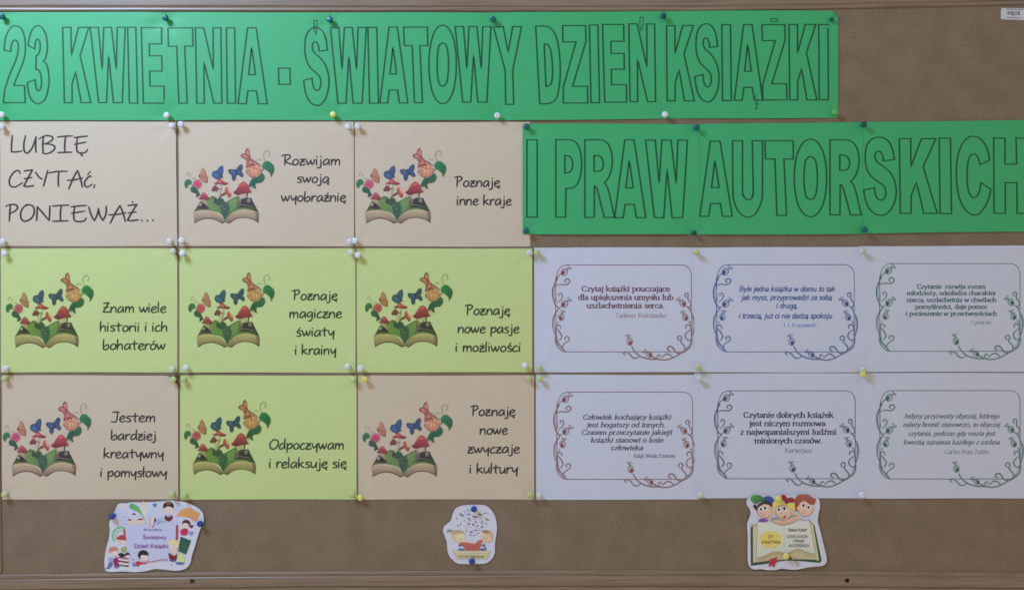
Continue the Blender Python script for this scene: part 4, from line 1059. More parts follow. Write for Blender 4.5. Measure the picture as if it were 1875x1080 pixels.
# ================================================================ CUT OUT PICTURES
def cutout(path, T, label, draw, base=1.6, bend=(0, 0, 0)):
    pts = [T(p[0], p[1]) for p in smooth_path(parse(path), True, 4)]
    cx = sum(p[0] for p in pts) / len(pts); cy = sum(p[1] for p in pts) / len(pts)
    def h(x, y):
        u = (x - cx) / 60.0; v = (y - cy) / 60.0
        return base + bend[0] * u * u + bend[1] * v * v + bend[2] * u
    sk = Ink(h, z0=0)
    sk.poly(pts, (1, 1, 1), grid=8)
    # sheet with a cut edge
    V = list(sk.v); F = []
    for f in sk.f:
        a, b, c = V[f[0]], V[f[1]], V[f[2]]
        F.append(f if (b - a).cross(c - a).y < 0 else tuple(reversed(f)))
    bp = subdivide(pts, 8, True)
    n0 = len(V)
    for p in bp:
        V.append(W(p[0], p[1], h(*p) + sk.z0 + sk.dz)); V.append(W(p[0], p[1], h(*p) - .35))
    n = len(bp)
    area2 = sum(bp[i][0] * bp[(i + 1) % n][1] - bp[(i + 1) % n][0] * bp[i][1] for i in range(n))
    for i in range(n):
        a, b = n0 + 2 * i, n0 + 2 * ((i + 1) % n)
        q = (a, b, b + 1, a + 1)
        F.append(q if area2 > 0 else tuple(reversed(q)))
    o = mesh_obj('paper_cutout', V, F, M['white_cut'], None, True)
    finish(o, label, 'paper cutout', 'cut out pictures along the bottom')
    ink = Ink(h, dz=0.006, z0=0.06)
    ink.T = T
    draw(ink)
    ink.T = None
    ink.build('printed_picture', o)
    return o, h

M['white_cut'] = paper_material('white_cutout_paper', (0.72, 0.75, 0.88))
def A(r, g, b): return ap(r, g, b, (.82, .80, .77))
SKIN = A(226, 202, 192)

def hlp(ink):
    def P(s, c, c2=None, d=(0, 1)): ink.poly(smooth_path(parse(s), True, 2), c, c2, d, grid=6)
    def L(s, w, c, cl=False): ink.line(smooth_path(parse(s), cl, 3), w, c, closed=cl, seg=5)
    def E(cx, cy, rx, ry, c, rot=0, c2=None): ink.ell(cx, cy, rx, ry, c, rot, c2, 16)
    return P, L, E
def words(ink, T, s, x0, x1, yb, xh, c, w, w2=None, slant=0):
    ink.T = None
    a = T(x0, yb); b = T(x1, yb)
    k = T(0, 1)[1] - T(0, 0)[1]
    text(ink, ROMAN, s, a[0], b[0], a[1], xh * k, c, w, w2=w2 or w, slant=slant)
    ink.T = T

T1 = fr(7.2, 180, 905)
def draw1(ink):
    P, L, E = hlp(ink)
    def star(x, y, r, c, n=5, q=.5, rot=-90):
        pts = []
        for k in range(2 * n):
            a = math.radians(rot + 180 * k / n); rr = r if k % 2 == 0 else r * q
            pts.append((x + rr * math.cos(a), y + rr * math.sin(a)))
        ink.poly(pts, c, grid=6)
    P("430,395* 560,385 640,400 700,430* 800,400* 1000,400* 1010,560* 940,600* 935,830 700,850 560,720 440,830*", A(192, 194, 220))
    P("390,390* 980,290 1060,300 1075,420 1060,600 1080,740 1010,880 700,880 430,880 380,700", A(190, 192, 218))
    P("230,200 330,160 560,130 700,240 900,120 1300,180 1330,330 1200,300 1000,330 700,400 400,380 260,400", A(196, 198, 222))
    star(300, 158, 42, A(204, 206, 178)); star(605, 120, 46, A(222, 196, 156)); star(752, 134, 42, A(74, 128, 190)); star(1060, 128, 44, A(182, 176, 198)); star(1195, 140, 24, A(196, 192, 200))
    P("560,180 620,130 640,200 620,300 600,260", A(214, 206, 190)); P("700,230 745,150 750,180 700,240 670,330 660,300", A(166, 196, 224))
    P("412,140 450,108 500,130 550,175 590,260 600,310 560,250 500,210 440,190", A(86, 168, 96), A(116, 184, 112), (1, 1))
    P("575,260 610,290 630,350 645,400 620,395 600,340", A(134, 180, 116), A(176, 202, 156))
    E(365, 335, 54, 58, A(178, 168, 206)); E(365, 335, 42, 46, A(196, 198, 222)); L("365,335 365,305", .35, A(90, 90, 120)); L("365,335 390,340", .35, A(90, 90, 120))
    P("400,330 600,325 610,375 500,390 400,385", A(208, 200, 172)); P("450,262* 478,232 505,262*", A(112, 48, 60)); P("388,340* 420,312 450,332* 420,342", A(172, 52, 66)); P("515,330* 560,306 602,326* 560,336", A(176, 58, 72)); E(480, 280, 18, 18, SKIN); E(555, 350, 20, 18, SKIN); E(420, 355, 18, 16, SKIN)
    P("670,300* 705,300* 705,425* 672,410*", A(204, 172, 172)); P("705,300* 745,310* 730,432* 704,428*", A(216, 208, 200)); P("735,350 745,305 765,310 770,345 745,365", A(140, 48, 84)); P("740,350* 760,350* 735,430* 715,430*", A(168, 112, 146))
    P("770,350 800,312 880,302 890,322 820,335 800,380 770,390", A(150, 178, 206)); P("790,375 820,345 900,345 880,362 830,365 790,400", A(128, 164, 204))
    # boy at the top
    E(932, 150, 73, 68, A(58, 40, 42)); E(932, 108, 44, 18, A(136, 92, 70)); P("872,195 890,165 930,150 985,170 1000,200 985,235 935,245 890,230", A(230, 200, 188)); L("895,205 910,198 920,206", .3, A(90, 60, 60)); L("945,206 960,198 972,206", .3, A(90, 60, 60)); L("915,225 935,230 955,222", .3, A(160, 80, 80))
    P("880,275 930,262 985,272 980,325 935,350 890,330", A(112, 34, 54)); P("890,265 930,258 975,262 935,292", A(170, 176, 186)); L("860,340 930,360 1000,345", .6, A(206, 200, 150))
    P("1030,280* 1092,198* 1205,162* 1348,240* 1318,320* 1280,358* 1220,310 1140,285", A(220, 156, 84), A(206, 148, 92), (1, .4))
    # girl on the right
    E(1165, 375, 56, 50, A(92, 32, 50)); E(1155, 405, 44, 40, SKIN); P("1110,370 1150,335 1210,350 1220,400 1190,375 1150,368", A(92, 32, 50)); P("1215,400 1265,398 1240,440 1215,425", A(106, 36, 52)); L("1130,405 1142,402", .35, A(60, 40, 50)); L("1165,408 1178,405", .35, A(60, 40, 50)); L("1140,425 1155,430", .3, A(170, 60, 70))
    P("1110,445 1180,445 1190,500 1150,535 1090,515", A(192, 38, 72)); E(1080,475, 16, 26, A(214, 164, 196)); P("1200,480 1270,485 1240,530 1205,525", A(146, 140, 200))
    P("1030,395* 1058,395* 1060,560 1040,600 1025,590*", A(170, 66, 80)); P("1012,600 1030,590 1035,660 1020,670", A(190, 130, 110))
    P("1092,548* 1230,600* 1165,782* 1060,738*", A(46, 92, 70)); L("1092,548* 1230,600* 1165,782* 1060,738*", .4, A(90, 110, 96), True)
    # rainbow and reading girl on the left
    for (ro, ri, cc) in ((118, 96, A(112, 180, 130)), (94, 78, A(196, 214, 206)), (76, 60, A(150, 196, 160))):
        pts = []
        for k in range(15):
            a = math.radians(140 + 165 * k / 14); pts.append((305 + ro * math.cos(a), 535 + ro * 1.02 * math.sin(a)))
        for k in range(15):
            a = math.radians(305 - 165 * k / 14); pts.append((305 + ri * math.cos(a), 535 + ri * 1.02 * math.sin(a)))
        ink.poly(pts, cc, grid=6)
    P("335,450* 362,450* 370,560 340,560", A(188, 94, 100)); P("248,585 270,545 320,525 365,545 378,600 330,590", A(188, 52, 64)); E(282, 622, 30, 26, SKIN); E(350, 620, 28, 26, SKIN); L("262,620 282,612 302,622", .5, A(70, 50, 60)); L("335,620 352,612 368,622", .5, A(70, 50, 60))
    # boy and books lower left
    E(208, 728, 66, 50, A(206, 138, 118)); E(220, 765, 56, 44, SKIN); P("145,730 180,690 250,690 270,730 220,735 160,760", A(200, 132, 110))
    E(228, 800, 8, 6, A(190, 90, 90)); P("140,830 190,820 215,850 180,890 150,880", A(150, 160, 190)); P("205,870 230,822 275,830 290,900 270,955 225,930", A(148, 40, 92)); P("150,890 190,880 200,920 160,960 130,955", A(92, 112, 172)); P("215,930 265,935 282,955 230,960", A(98, 104, 168)); P("112,955 150,950 160,966 118,970", A(80, 96, 160))
    P("300,720 340,680 380,690 378,740 330,756", A(146, 168, 96)); P("270,780 300,760 350,775 372,790 330,820 290,805", A(34, 42, 42)); P("360,775 390,752 425,775 410,800 375,795", A(40, 48, 50)); E(402, 815, 26, 28, SKIN)
    for k, (yy, cc) in enumerate(((835, A(150, 58, 78)), (862, A(214, 210, 200)), (885, A(128, 54, 76)), (910, A(222, 214, 204)), (935, A(92, 60, 76)))):
        P("270,%d* 385,%d* 420,%d* 395,%d* 280,%d*" % (yy - 25, yy - 10, yy - 5, yy + 10, yy - 8), cc)
    L("285,905 340,925 430,890 500,885", .5, A(214, 192, 160))
    # boy in the middle
    P("500,885 540,868 600,890 655,880 640,905 560,915 535,940 505,930", A(196, 42, 56)); E(482, 915, 30, 26, A(124, 130, 196)); E(600, 790, 72, 66, A(44, 36, 38)); E(618, 820, 56, 48, SKIN); P("545,790 580,760 650,760 672,795 600,790", A(44, 36, 38)); E(595, 828, 15, 14, A(200, 192, 200)); E(650, 825, 15, 14, A(200, 192, 200)); L("585,860 615,870 640,858", .4, A(170, 70, 70))
    L("650,880 720,875 800,858 880,850 930,856", 1.0, A(160, 44, 56)); L("655,888 730,884 810,868 930,866", .5, A(206, 196, 184))
    # blonde girl
    E(1000, 645, 72, 60, A(226, 204, 128)); E(1000, 675, 58, 46, SKIN); P("935,660 960,610 1040,605 1062,665 1010,640 960,665", A(228, 208, 136)); E(1010, 760, 45, 50, A(222, 196, 160)); P("930,765* 965,775 1010,800 1045,760* 1040,840 990,880 945,840", A(124, 28, 54)); P("950,745 1000,770 1020,750 1000,790 960,775", A(176, 182, 196)); P("955,850 1030,850 1030,872 960,872", A(70, 80, 140)); L("985,680 1010,686 1020,676", .35, A(180, 80, 80))
    P("1050,780* 1120,770* 1160,880* 1060,890*", A(198, 214, 138)); P("1028,890* 1080,878 1150,896* 1120,912 1035,910", A(74, 104, 176)); E(972, 912, 10, 8, A(140, 150, 190)); E(468, 850, 10, 10, A(120, 130, 160))
    words(ink, T1, '23 kwietnia', 600, 845, 468, 17, A(70, 86, 150), .6)
    words(ink, T1, 'Światowy', 592, 905, 576, 30, A(140, 48, 142), .95)
    words(ink, T1, 'Dzień Książki', 478, 932, 694, 33, A(140, 48, 142), 1.0)
cutout("205,300* 210,250 235,190 265,125 320,108 380,110 450,96 600,98 720,92 850,84 950,72 1080,82 1200,110 1320,170 1382,235 1398,310 1390,370 1355,440 1320,540 1280,680 1240,800 1222,890 1170,960 1090,990 1000,995 880,982 750,975 640,1000 500,1015 330,1005 220,1012 130,1005 95,960 90,850 112,700 140,600 158,480 152,380 165,330",
       T1, 'largest cutout, white, with children and purple words Światowy Dzień Książki', draw1, 1.7, (.35, .35, 0))

T2 = fr(8.31, 800, 915)
def draw2(ink):
    P, L, E = hlp(ink)
    r = random.Random(5)
    cols = [A(112, 150, 128), A(150, 128, 166), A(136, 150, 180), A(170, 160, 130), A(128, 140, 150), A(160, 120, 140)]
    marks = [(370, 220, 34, 16, 40, A(104, 148, 120)), (405, 235, 20, 10, -60, A(104, 148, 120)), (485, 212, 34, 12, -8, A(146, 150, 150)), (575, 250, 42, 15, 12, A(160, 112, 150)), (490, 285, 36, 13, 30, A(138, 150, 130)), (655, 215, 30, 15, 35, A(128, 150, 132)), (728, 200, 34, 8, -25, A(128, 126, 160)), (765, 290, 34, 15, 28, A(150, 140, 130)), (590, 325, 22, 12, 50, A(156, 128, 160)), (485, 360, 24, 16, 0, A(150, 150, 134)), (550, 368, 18, 16, 0, A(140, 112, 150)), (605, 385, 20, 9, -30, A(146, 166, 176)), (688, 402, 26, 14, 0, A(160, 124, 150)), (590, 455, 42, 12, -8, A(146, 166, 172)), (525, 485, 20, 14, 0, A(120, 110, 150)), (450, 458, 16, 10, 10, A(146, 160, 180)), (320, 388, 16, 12, 0, A(124, 126, 180)), (362, 365, 14, 16, 0, A(150, 150, 190)), (685, 330, 30, 6, 40, A(150, 176, 176)), (685, 330, 28, 6, -50, A(150, 176, 176)), (625, 500, 14, 9, 0, A(150, 140, 170)), (562, 535, 18, 8, -45, A(150, 156, 190)), (512, 530, 14, 10, 0, A(150, 140, 180)), (655, 455, 14, 5, 20, A(110, 110, 150)), (750, 355, 14, 10, 0, A(150, 140, 170)), (470, 150, 18, 8, 30, A(150, 140, 180)), (420, 172, 12, 8, 0, A(170, 160, 190)), (302, 270, 10, 15, 0, A(160, 160, 180))]
    for (x, y, a, b, ro, c) in marks: E(x, y, a, b, tuple(v * .75 for v in c), ro)
    for k in range(34):
        y = r.uniform(140, 540); hw = 60 + (540 - y) * .52
        x = 545 + r.uniform(-hw, hw); c = r.choice(cols)
        E(x, y, r.uniform(4, 12), r.uniform(3, 6), c, r.uniform(0, 180))
    for k in range(12):
        y = r.uniform(180, 520); x = 545 + r.uniform(-1, 1) * (60 + (520 - y) * .5)
        L("%g,%g %g,%g" % (x, y, x + r.uniform(-22, 22), y + r.uniform(-22, 22)), .35, r.choice(cols))
    # girl
    P("150,485 165,445 215,445 265,470 250,500 205,490 185,478", A(140, 132, 138)); P("190,475 250,470 260,520 220,505", A(190, 176, 140))
    E(325, 545, 102, 96, A(206, 190, 140)); P("300,520 360,490 415,500 430,560 415,610 350,625 300,590", A(222, 206, 172)); P("235,510 270,455 350,448 412,480 416,508 340,492 300,505", A(186, 168, 118)); L("320,570 350,592 385,585", .5, A(100, 70, 50)); L("300,498 360,504 405,494", .6, A(150, 128, 84))
    P("340,600 420,598 470,612 550,655 380,640", A(224, 208, 180)); L("350,612 440,606 550,652", .4, A(150, 130, 120))
    # boy
    E(762, 545, 96, 92, A(216, 190, 150)); P("690,480 740,450 800,458 840,490 858,540 850,600 820,560 760,500", A(204, 170, 130)); E(742, 476, 54, 24, A(176, 122, 74), 8); E(822, 562, 18, 22, A(220, 170, 148)); E(708, 520, 16, 12, A(220, 212, 200)); L("715,575 745,588 765,572", .5, A(110, 74, 54)); L("690,610 750,638 820,630", .4, A(150, 120, 100))
    P("330,680 355,650 390,690 400,712 350,712", A(92, 104, 152)); P("330,730 400,730 420,755 330,755", A(96, 108, 152)); E(375, 712, 42, 13, A(214, 208, 214), -12); P("670,690 720,660 740,680 690,705", A(92, 104, 152)); P("670,725 740,700 748,752 660,755", A(92, 104, 152)); E(690, 712, 36, 12, A(214, 208, 214), 10)
    P("345,640* 400,625 480,640 570,662* 620,615 690,592* 690,640 660,700 650,756* 425,756* 420,720 385,690", A(196, 104, 90), A(178, 88, 80))
    L("570,662 560,700 565,750", .3, A(150, 74, 66)); L("350,628 450,628 570,655 620,605 690,585", .7, A(228, 214, 196))
    P("240,765* 820,768* 812,786* 780,800* 262,796*", A(214, 202, 162)); P("270,800* 795,803* 770,880* 305,885* 290,860", A(206, 196, 152)); P("285,825* 780,828* 776,842* 290,840*", A(180, 170, 130)); L("240,765* 820,768*", .55, A(150, 130, 96)); L("262,798* 800,800*", .5, A(150, 134, 100)); L("300,886* 765,884*", .45, A(172, 160, 130)); L("240,765* 262,796* 290,860* 300,886*", .4, A(160, 144, 110)); L("820,768* 800,800* 765,884*", .4, A(160, 144, 110))
    words(ink, T2, 'ŚWIATOWY DZIEŃ KSIĄŻKI', 322, 725, 866, 12, A(50, 52, 50), .5)
cutout("100,420 118,385 160,352 215,300 240,210 280,130 350,90 450,72 560,66 700,70 765,92 830,150 880,230 905,320 915,420 905,520 886,640 884,740 880,800 850,870 790,930 730,958 600,966 480,968 330,962 260,920 195,850 162,760 152,640 120,540 95,470",
       T2, 'small rounded cutout of two children reading a red book, blue pins', draw2, 1.6, (.5, .15, 0))

T3 = fr(6.97, 1355, 895)
def draw3(ink):
    P, L, E = hlp(ink)
    OUT = A(58, 48, 46)
    P("130,480* 170,458 210,462* 560,470 880,385* 940,460* 1030,905* 1000,932* 600,902 330,945 135,968* 130,900", A(56, 96, 76), A(46, 80, 64))
    P("158,480* 205,430* 555,460* 885,390* 925,450* 1000,895* 800,885 600,892* 400,900 160,930*", A(212, 200, 152), A(190, 176, 136))
    P("925,450* 1000,895* 960,870 900,430", A(196, 190, 140)); P("160,930* 160,480* 205,440 205,850 180,900", A(206, 194, 154))
    P("215,405* 380,420 555,455* 556,800* 520,790 430,785 330,825 265,858 200,855*", A(214, 216, 202), A(204, 206, 194)); P("556,455* 700,430 875,385* 955,822* 880,800 760,765 680,768 600,808 556,800*", A(214, 216, 202), A(204, 206, 194))
    for k in range(4):
        L("200,%d 270,%d 340,%d 430,%d 500,%d 552,%d" % (858 + k * 12, 860 + k * 12, 828 + k * 12, 788 + k * 12, 795 + k * 12, 820 + k * 8), .4, A(110, 88, 60) if k % 2 == 0 else A(176, 150, 100))
        L("600,%d 680,%d 760,%d 850,%d 955,%d" % (812 + k * 12, 770 + k * 12, 768 + k * 14, 800 + k * 14, 824 + k * 12), .4, A(110, 84, 56) if k % 2 == 0 else A(186, 150, 96))
    L("215,405* 200,855* 270,862 340,828 430,788 500,795 552,822*", .5, OUT); L("875,385* 955,822* 850,798 760,764 680,768 600,810", .5, OUT); L("556,460 556,800", .4, A(150, 150, 130))
    L("135,968* 130,480 170,458* 210,450", .6, A(34, 56, 44)); L("880,400 940,462* 1030,905* 1000,932*", .8, A(34, 56, 44))
    E(385, 637, 150, 112, A(222, 204, 104)); P("310,720 360,715 340,765", A(220, 204, 120))
    words(ink, T3, '23', 352, 412, 614, 24, A(50, 46, 40), .8); words(ink, T3, 'KWIETNIA', 268, 508, 686, 24, A(44, 40, 36), .85, slant=.08)
    words(ink, T3, 'ŚWIATOWY', 606, 850, 532, 23, A(44, 44, 42), .85); words(ink, T3, 'DZIEŃ KSIĄŻKI', 588, 860, 612, 23, A(104, 106, 96), .65); words(ink, T3, 'I PRAW', 666, 805, 670, 23, A(90, 92, 84), .7); words(ink, T3, 'AUTORSKICH', 610, 875, 728, 23, A(90, 92, 84), .7)
    # boy with the cap
    P("160,200 190,190 215,230 210,280 190,250 170,235", A(60, 44, 46)); E(305, 268, 92, 96, A(222, 182, 160)); P("210,230 230,180 320,150 400,190 410,230 370,200 300,180 240,215", A(60, 44, 44))
    P("300,95 340,82 390,88 425,130 420,160 360,165 300,140", A(52, 84, 150)); P("180,165 240,130 330,130 400,165 408,215 350,175 260,150 200,180", A(40, 52, 92))
    P("122,118 145,80 200,66 260,78 310,115 330,140 250,150 190,182 145,155", A(78, 158, 72), A(40, 92, 76), (1, .4))
    E(262, 245, 26, 32, A(226, 224, 226)); E(318, 232, 28, 34, A(226, 224, 226)); E(258, 248, 14, 18, A(36, 32, 40)); E(312, 234, 15, 19, A(36, 32, 40)); L("238,208 262,200 280,206", .4, OUT); L("296,188 318,184 336,192", .4, OUT); L("252,290 262,302 278,296", .4, A(150, 100, 80)); L("262,318 285,324 310,315", .5, A(140, 80, 70)); L("210,280 222,320 270,350 330,358 360,350", .5, OUT); E(378, 352, 26, 24, A(216, 172, 148)); L("355,345 375,332 395,350", .3, OUT)
    P("225,408 250,372 300,370 345,382 330,408", A(124, 70, 150))
    # girl with the bow
    P("410,250 405,180 440,135 500,130 545,150 530,190 480,190 440,220 430,280", A(226, 208, 88)); P("590,190 630,160 680,170 700,220 690,270 650,240 610,240", A(226, 204, 92)); E(545, 285, 96, 92, A(224, 184, 160)); P("450,215 480,165 560,170 640,210 650,260 610,210 520,190", A(224, 206, 90)); E(420, 290, 22, 28, A(220, 190, 110)); L("410,250 405,180 440,135 500,130", .4, A(130, 100, 50)); L("700,220 690,270 650,242", .4, A(130, 100, 50))
    P("515,80 535,62 570,70 590,110 585,140 545,145 525,115", A(150, 40, 46)); P("590,120 620,100 670,105 690,140 660,165 600,160", A(150, 44, 48)); P("560,140 590,130 610,165 580,180", A(124, 34, 42))
    E(492, 255, 26, 34, A(226, 224, 226)); E(560, 240, 28, 36, A(226, 224, 226)); E(488, 252, 15, 20, A(36, 32, 40)); E(556, 240, 16, 22, A(36, 32, 40)); L("468,215 490,206 508,214", .4, OUT); L("540,200 560,192 578,202", .4, OUT); L("505,305 518,314 532,306", .4, A(150, 90, 70)); L("480,340 510,352 550,345 575,320", .5, A(140, 60, 60)); P("530,348 560,345 570,325 580,345 560,365 540,362", A(170, 60, 66)); L("455,300 470,340 500,370 545,380", .45, OUT)
    # boy on the right
    E(830, 235, 98, 104, A(226, 186, 162)); P("705,270 690,200 700,110 735,68 800,62 870,70 920,105 955,120 945,160 930,190 880,185 830,150 790,140 750,180 735,230 725,270", A(170, 92, 70), A(140, 70, 56)); L("705,270 690,200 700,110 735,68 800,62 870,70 920,105 955,120 945,160", .45, A(90, 48, 42)); L("760,150 830,130 900,170", .35, A(110, 58, 48))
    E(795, 200, 28, 36, A(226, 224, 226)); E(865, 218, 26, 32, A(226, 224, 226)); E(798, 200, 16, 22, A(36, 32, 40)); E(862, 222, 15, 19, A(36, 32, 40)); L("770,160 795,148 815,158", .5, OUT); L("850,180 872,176 888,190", .5, OUT); E(735, 235, 18, 26, A(224, 184, 160)); L("820,262 812,278 830,280", .4, A(150, 96, 76)); L("775,290 800,306 835,300", .5, A(140, 80, 66)); L("740,270 760,310 800,345 850,330 900,290 925,240", .45, OUT)
    # shirts and arms
    P("650,305 700,285 745,330 760,375 720,370 680,330", A(222, 190, 110)); P("625,340 680,315 730,335 735,360 660,350 620,370", A(150, 152, 146)); P("385,380 440,350 490,352 520,390 430,395", A(150, 152, 150)); P("760,370 850,345 875,380 800,382", A(196, 200, 220)); L("730,375 800,380 878,385", .5, A(60, 66, 110))
    P("405,395 470,385 545,390 610,370 670,350 735,340 745,365 700,390 650,420 600,435 530,448 460,435", A(224, 180, 154), A(212, 166, 140)); L("405,395 430,420 480,440 540,446 600,434 660,415 715,375", .5, OUT); L("545,395 530,410 535,440", .35, A(150, 100, 80)); L("560,400 545,415", .3, A(150, 100, 80)); L("345,385 400,402", .4, OUT)
    P("470,855 420,870 385,880 355,900 372,930 350,970* 375,975 392,950 405,978* 432,982 436,940 462,920 450,890", A(190, 54, 70), A(166, 44, 60)); P("560,830 620,830 650,880 600,890 545,870", A(70, 64, 50))
    L("620,850 680,880 720,870 715,900 690,915 720,935 745,945 735,970 715,965 725,940", .6, A(140, 120, 70)); L("700,905 725,925 750,935", .5, A(110, 94, 60))
cutout("78,190 80,135 120,90 190,56 260,62 330,74 400,76 470,72 540,52 620,75 700,65 780,50 880,65 960,95 1003,135 1012,220 996,300 984,400 1005,480 1040,620 1070,750 1095,860 1090,930 1040,968 950,978 850,990 750,1012 640,1018 530,1004 450,1022 350,1025 260,1010 180,1016 120,985 95,920 90,800 92,600 84,450 100,385 128,310 112,240",
       T3, 'cutout of three children leaning over an open green book, yellow pins', draw3, 3.0, (.25, .2, 0))

# ================================================================ BARCODE STICKER
M['sticker'] = plain('glossy_white_label', (0.62, 0.65, 0.72), 0.3, 0.5, 0, 0.02)
def stick_path():
    pts = []
    for (cx, cy, a0) in ((1835.5, 18.0, 180), (1883, 19.2, 270), (1883, 35.5, 0), (1835, 33.5, 90)):
        for k in range(5):
            a = math.radians(a0 + 90 * k / 4)
            pts.append((cx + 2.6 * math.cos(a), cy + 2.6 * math.sin(a)))
    return pts
sp = stick_path()
V = [W(x, y, .5) for x, y in sp] + [W(x, y, .05) for x, y in sp]
n = len(sp)
F = [tuple(reversed(range(n)))] + [(i, (i + 1) % n, n + (i + 1) % n, n + i) for i in range(n)]
st = mesh_obj('barcode_sticker', V, F, M['sticker'])
finish(st, 'small white barcode sticker on the cork below the top rail', 'sticker')
ink = Ink(lambda x, y: .5, dz=.008, z0=.05)
r = random.Random(3)
x = 1844.0
while x < 1867.0:
    wd = r.choice((.35, .5, .8, 1.1))
    if 1857.0 < x < 1859.0: x = 1859.0
    ink.line([(x, 21.2 + (x - 1844) * .03), (x, 27.6 + (x - 1844) * .03)], wd, (.045, .05, .075))
    x += wd + r.choice((.35, .5, .9))
for (xa, xb, ya, yb) in ((1842, 1872, 17.5, 18.6), (1842.5, 1869, 32.6, 34.0)):
    q = xa
    while q < xb:
        L_ = r.uniform(1.0, 2.6)
        yy = ya + (yb - ya) * (q - xa) / (xb - xa)
        ink.line([(q, yy), (min(xb, q + L_), yy + .03)], .85, (.05, .055, .07)); q += L_ + .5
for k in range(5):
    ink.line([(1852.5 + k * 1.2, 29.6), (1853.3 + k * 1.2, 29.6)], .7, (.25, .27, .30))
ink.build('barcode', st)

# ================================================================ PUSH PINS
def pin_mat(name, c, rough=0.22):
    m, nt, b = nodes_of(name)
    b.inputs['Base Color'].default_value = (c[0], c[1], c[2], 1)
    b.inputs['Roughness'].default_value = rough
    b.inputs['Specular IOR Level'].default_value = 0.4
    b.inputs['Subsurface Weight'].default_value = 0.0
    v = mapped(nt)
    nt.links.new(mixc(nt, (c[0], c[1], c[2]), ramp(nt, noise(nt, v, .25, 1, .5), [(.3, g3(.93)), (.7, g3(1.05))])), b.inputs['Base Color'])
    return m
PC = {
 'white': pin_mat('white_plastic', (0.72, 0.75, 0.80)),
 'pale': pin_mat('pale_green_plastic', (0.60, 0.70, 0.56)),
 'lime': pin_mat('lime_plastic', (0.52, 0.62, 0.27)),
 'yellow': pin_mat('yellow_plastic', (0.74, 0.72, 0.17)),
 'teal': pin_mat('teal_plastic', (0.004, 0.135, 0.135)),
 'dark green': pin_mat('dark_green_plastic', (0.004, 0.10, 0.070)),
 'green': pin_mat('green_plastic', (0.11, 0.52, 0.14)),
 'blue': pin_mat('blue_plastic', (0.022, 0.070, 0.33)),
}
M['steel'] = plain('steel', (0.55, 0.55, 0.55), 0.3, 0.5, 1.0, 0.02)
PROTO = {}
def lathe(name, prof, mat, n=20):
    V = []; F = []
    for r_, z in prof:
        for k in range(n):
            a = 2 * math.pi * k / n
            V.append(Vector((r_ * S * math.cos(a), -z * S, r_ * S * math.sin(a))))
    for q in range(len(prof) - 1):
        for k in range(n):
            a = q * n + k; b = q * n + (k + 1) % n
            F.append((a, a + n, b + n, b))
    me = bpy.data.meshes.new(name)
    me.from_pydata(V, [], F)
    me.polygons.foreach_set('use_smooth', [True] * len(F))
    me.materials.append(mat); me.update()
    return me
HEAD = [(0.02, 0.2), (2.6, 0.2), (3.0, 0.7), (2.9, 1.4), (2.5, 2.4), (2.5, 4.2), (3.2, 5.4), (4.9, 6.2), (5.6, 6.9), (5.8, 7.9), (5.6, 9.0), (4.9, 9.9), (3.4, 10.4), (1.6, 10.5), (0.02, 10.4)]
NEEDLE = [(0.45, 1.2), (0.45, -3.0), (0.02, -5.0)]
for c in PC:
    PROTO[c] = lathe('push_pin_head', HEAD, PC[c])
NEEDLE_MESH = lathe('needle', NEEDLE, M['steel'], 8)
pr = random.Random(8)
def pin(c, px, py, where, z=1.0, tilt=None, sc=1.0):
    k = (CAMZ - 8.0) / CAMZ
    x = CX + (px - CX) * k; y = CY + (py - CY) * k
    root = empty('push_pin', W(x, y, z))
    head = bpy.data.objects.new('head', PROTO[c]); col.objects.link(head); head.parent = root
    nd = bpy.data.objects.new('needle', NEEDLE_MESH); col.objects.link(nd); nd.parent = root
    t = tilt or (pr.uniform(-11, 11), pr.uniform(-11, 11))
    # leaning up and to the left, as thumbs push them in
    root.rotation_euler = (math.radians(t[0] + 4), 0, math.radians(t[1] - 3))
    root.scale = (sc, sc, sc)
    finish(root, c + ' push pin ' + where, 'push pin', 'push pins holding the papers')
    return root

UP, LO = 'of upper green banner', 'of lower green banner'
for a in [
 ('teal', 3, 31, 'at top left corner ' + UP), ('teal', 303, 34, 'on top edge %s above KWIETNIA' % UP), ('teal', 605, 37, 'on top edge %s beside letter Ś' % UP),
 ('teal', 904, 34, 'on top edge %s above letter Y' % UP), ('dark green', 1215, 29, 'on top edge %s beside word KSIĄŻKI' % UP), ('dark green', 1524, 35, 'sunk in curled top right corner ' + UP, .2, None, .72),
 ('white', 3, 211, 'at bottom left corner ' + UP), ('white', 306.5, 212, 'on bottom edge %s under KWIETNIA' % UP), ('yellow', 611, 211, 'on bottom edge %s under ŚWIATOWY' % UP),
 ('white', 910, 212, 'on bottom edge %s below letter Y' % UP), ('white', 1219, 210, 'on bottom edge %s under KSIĄŻKI' % UP), ('green', 1528, 206.5, 'at bottom right corner ' + UP),
 ('teal', 964.5, 233, 'at top left corner ' + LO, 2.2), ('teal', 1275, 234, 'on top edge %s above PRAW end' % LO, 2.4), ('dark green', 1580.5, 228.5, 'on top edge %s between R and S' % LO, 2.4),
 ('teal', 963, 422, 'at bottom left corner ' + LO, 2.2), ('dark green', 1271, 425, 'on bottom edge %s below PRAW end' % LO, 2.2, None, .85), ('teal', 1584, 421, 'on bottom edge %s under letter S' % LO, 2.2),
]: pin(*a)
def corners(name, tl=None, tr=None, bl=None, br=None):
    for key, v in (('top left', tl), ('top right', tr), ('bottom left', bl), ('bottom right', br)):
        if v: pin(v[0], v[1], v[2], 'at %s corner of %s' % (key, name))
corners('the cream LUBIĘ CZYTAĆ sheet', ('white', 4, 231), ('white', 314.5, 231), ('white', 5, 442), ('white', 311.5, 441))
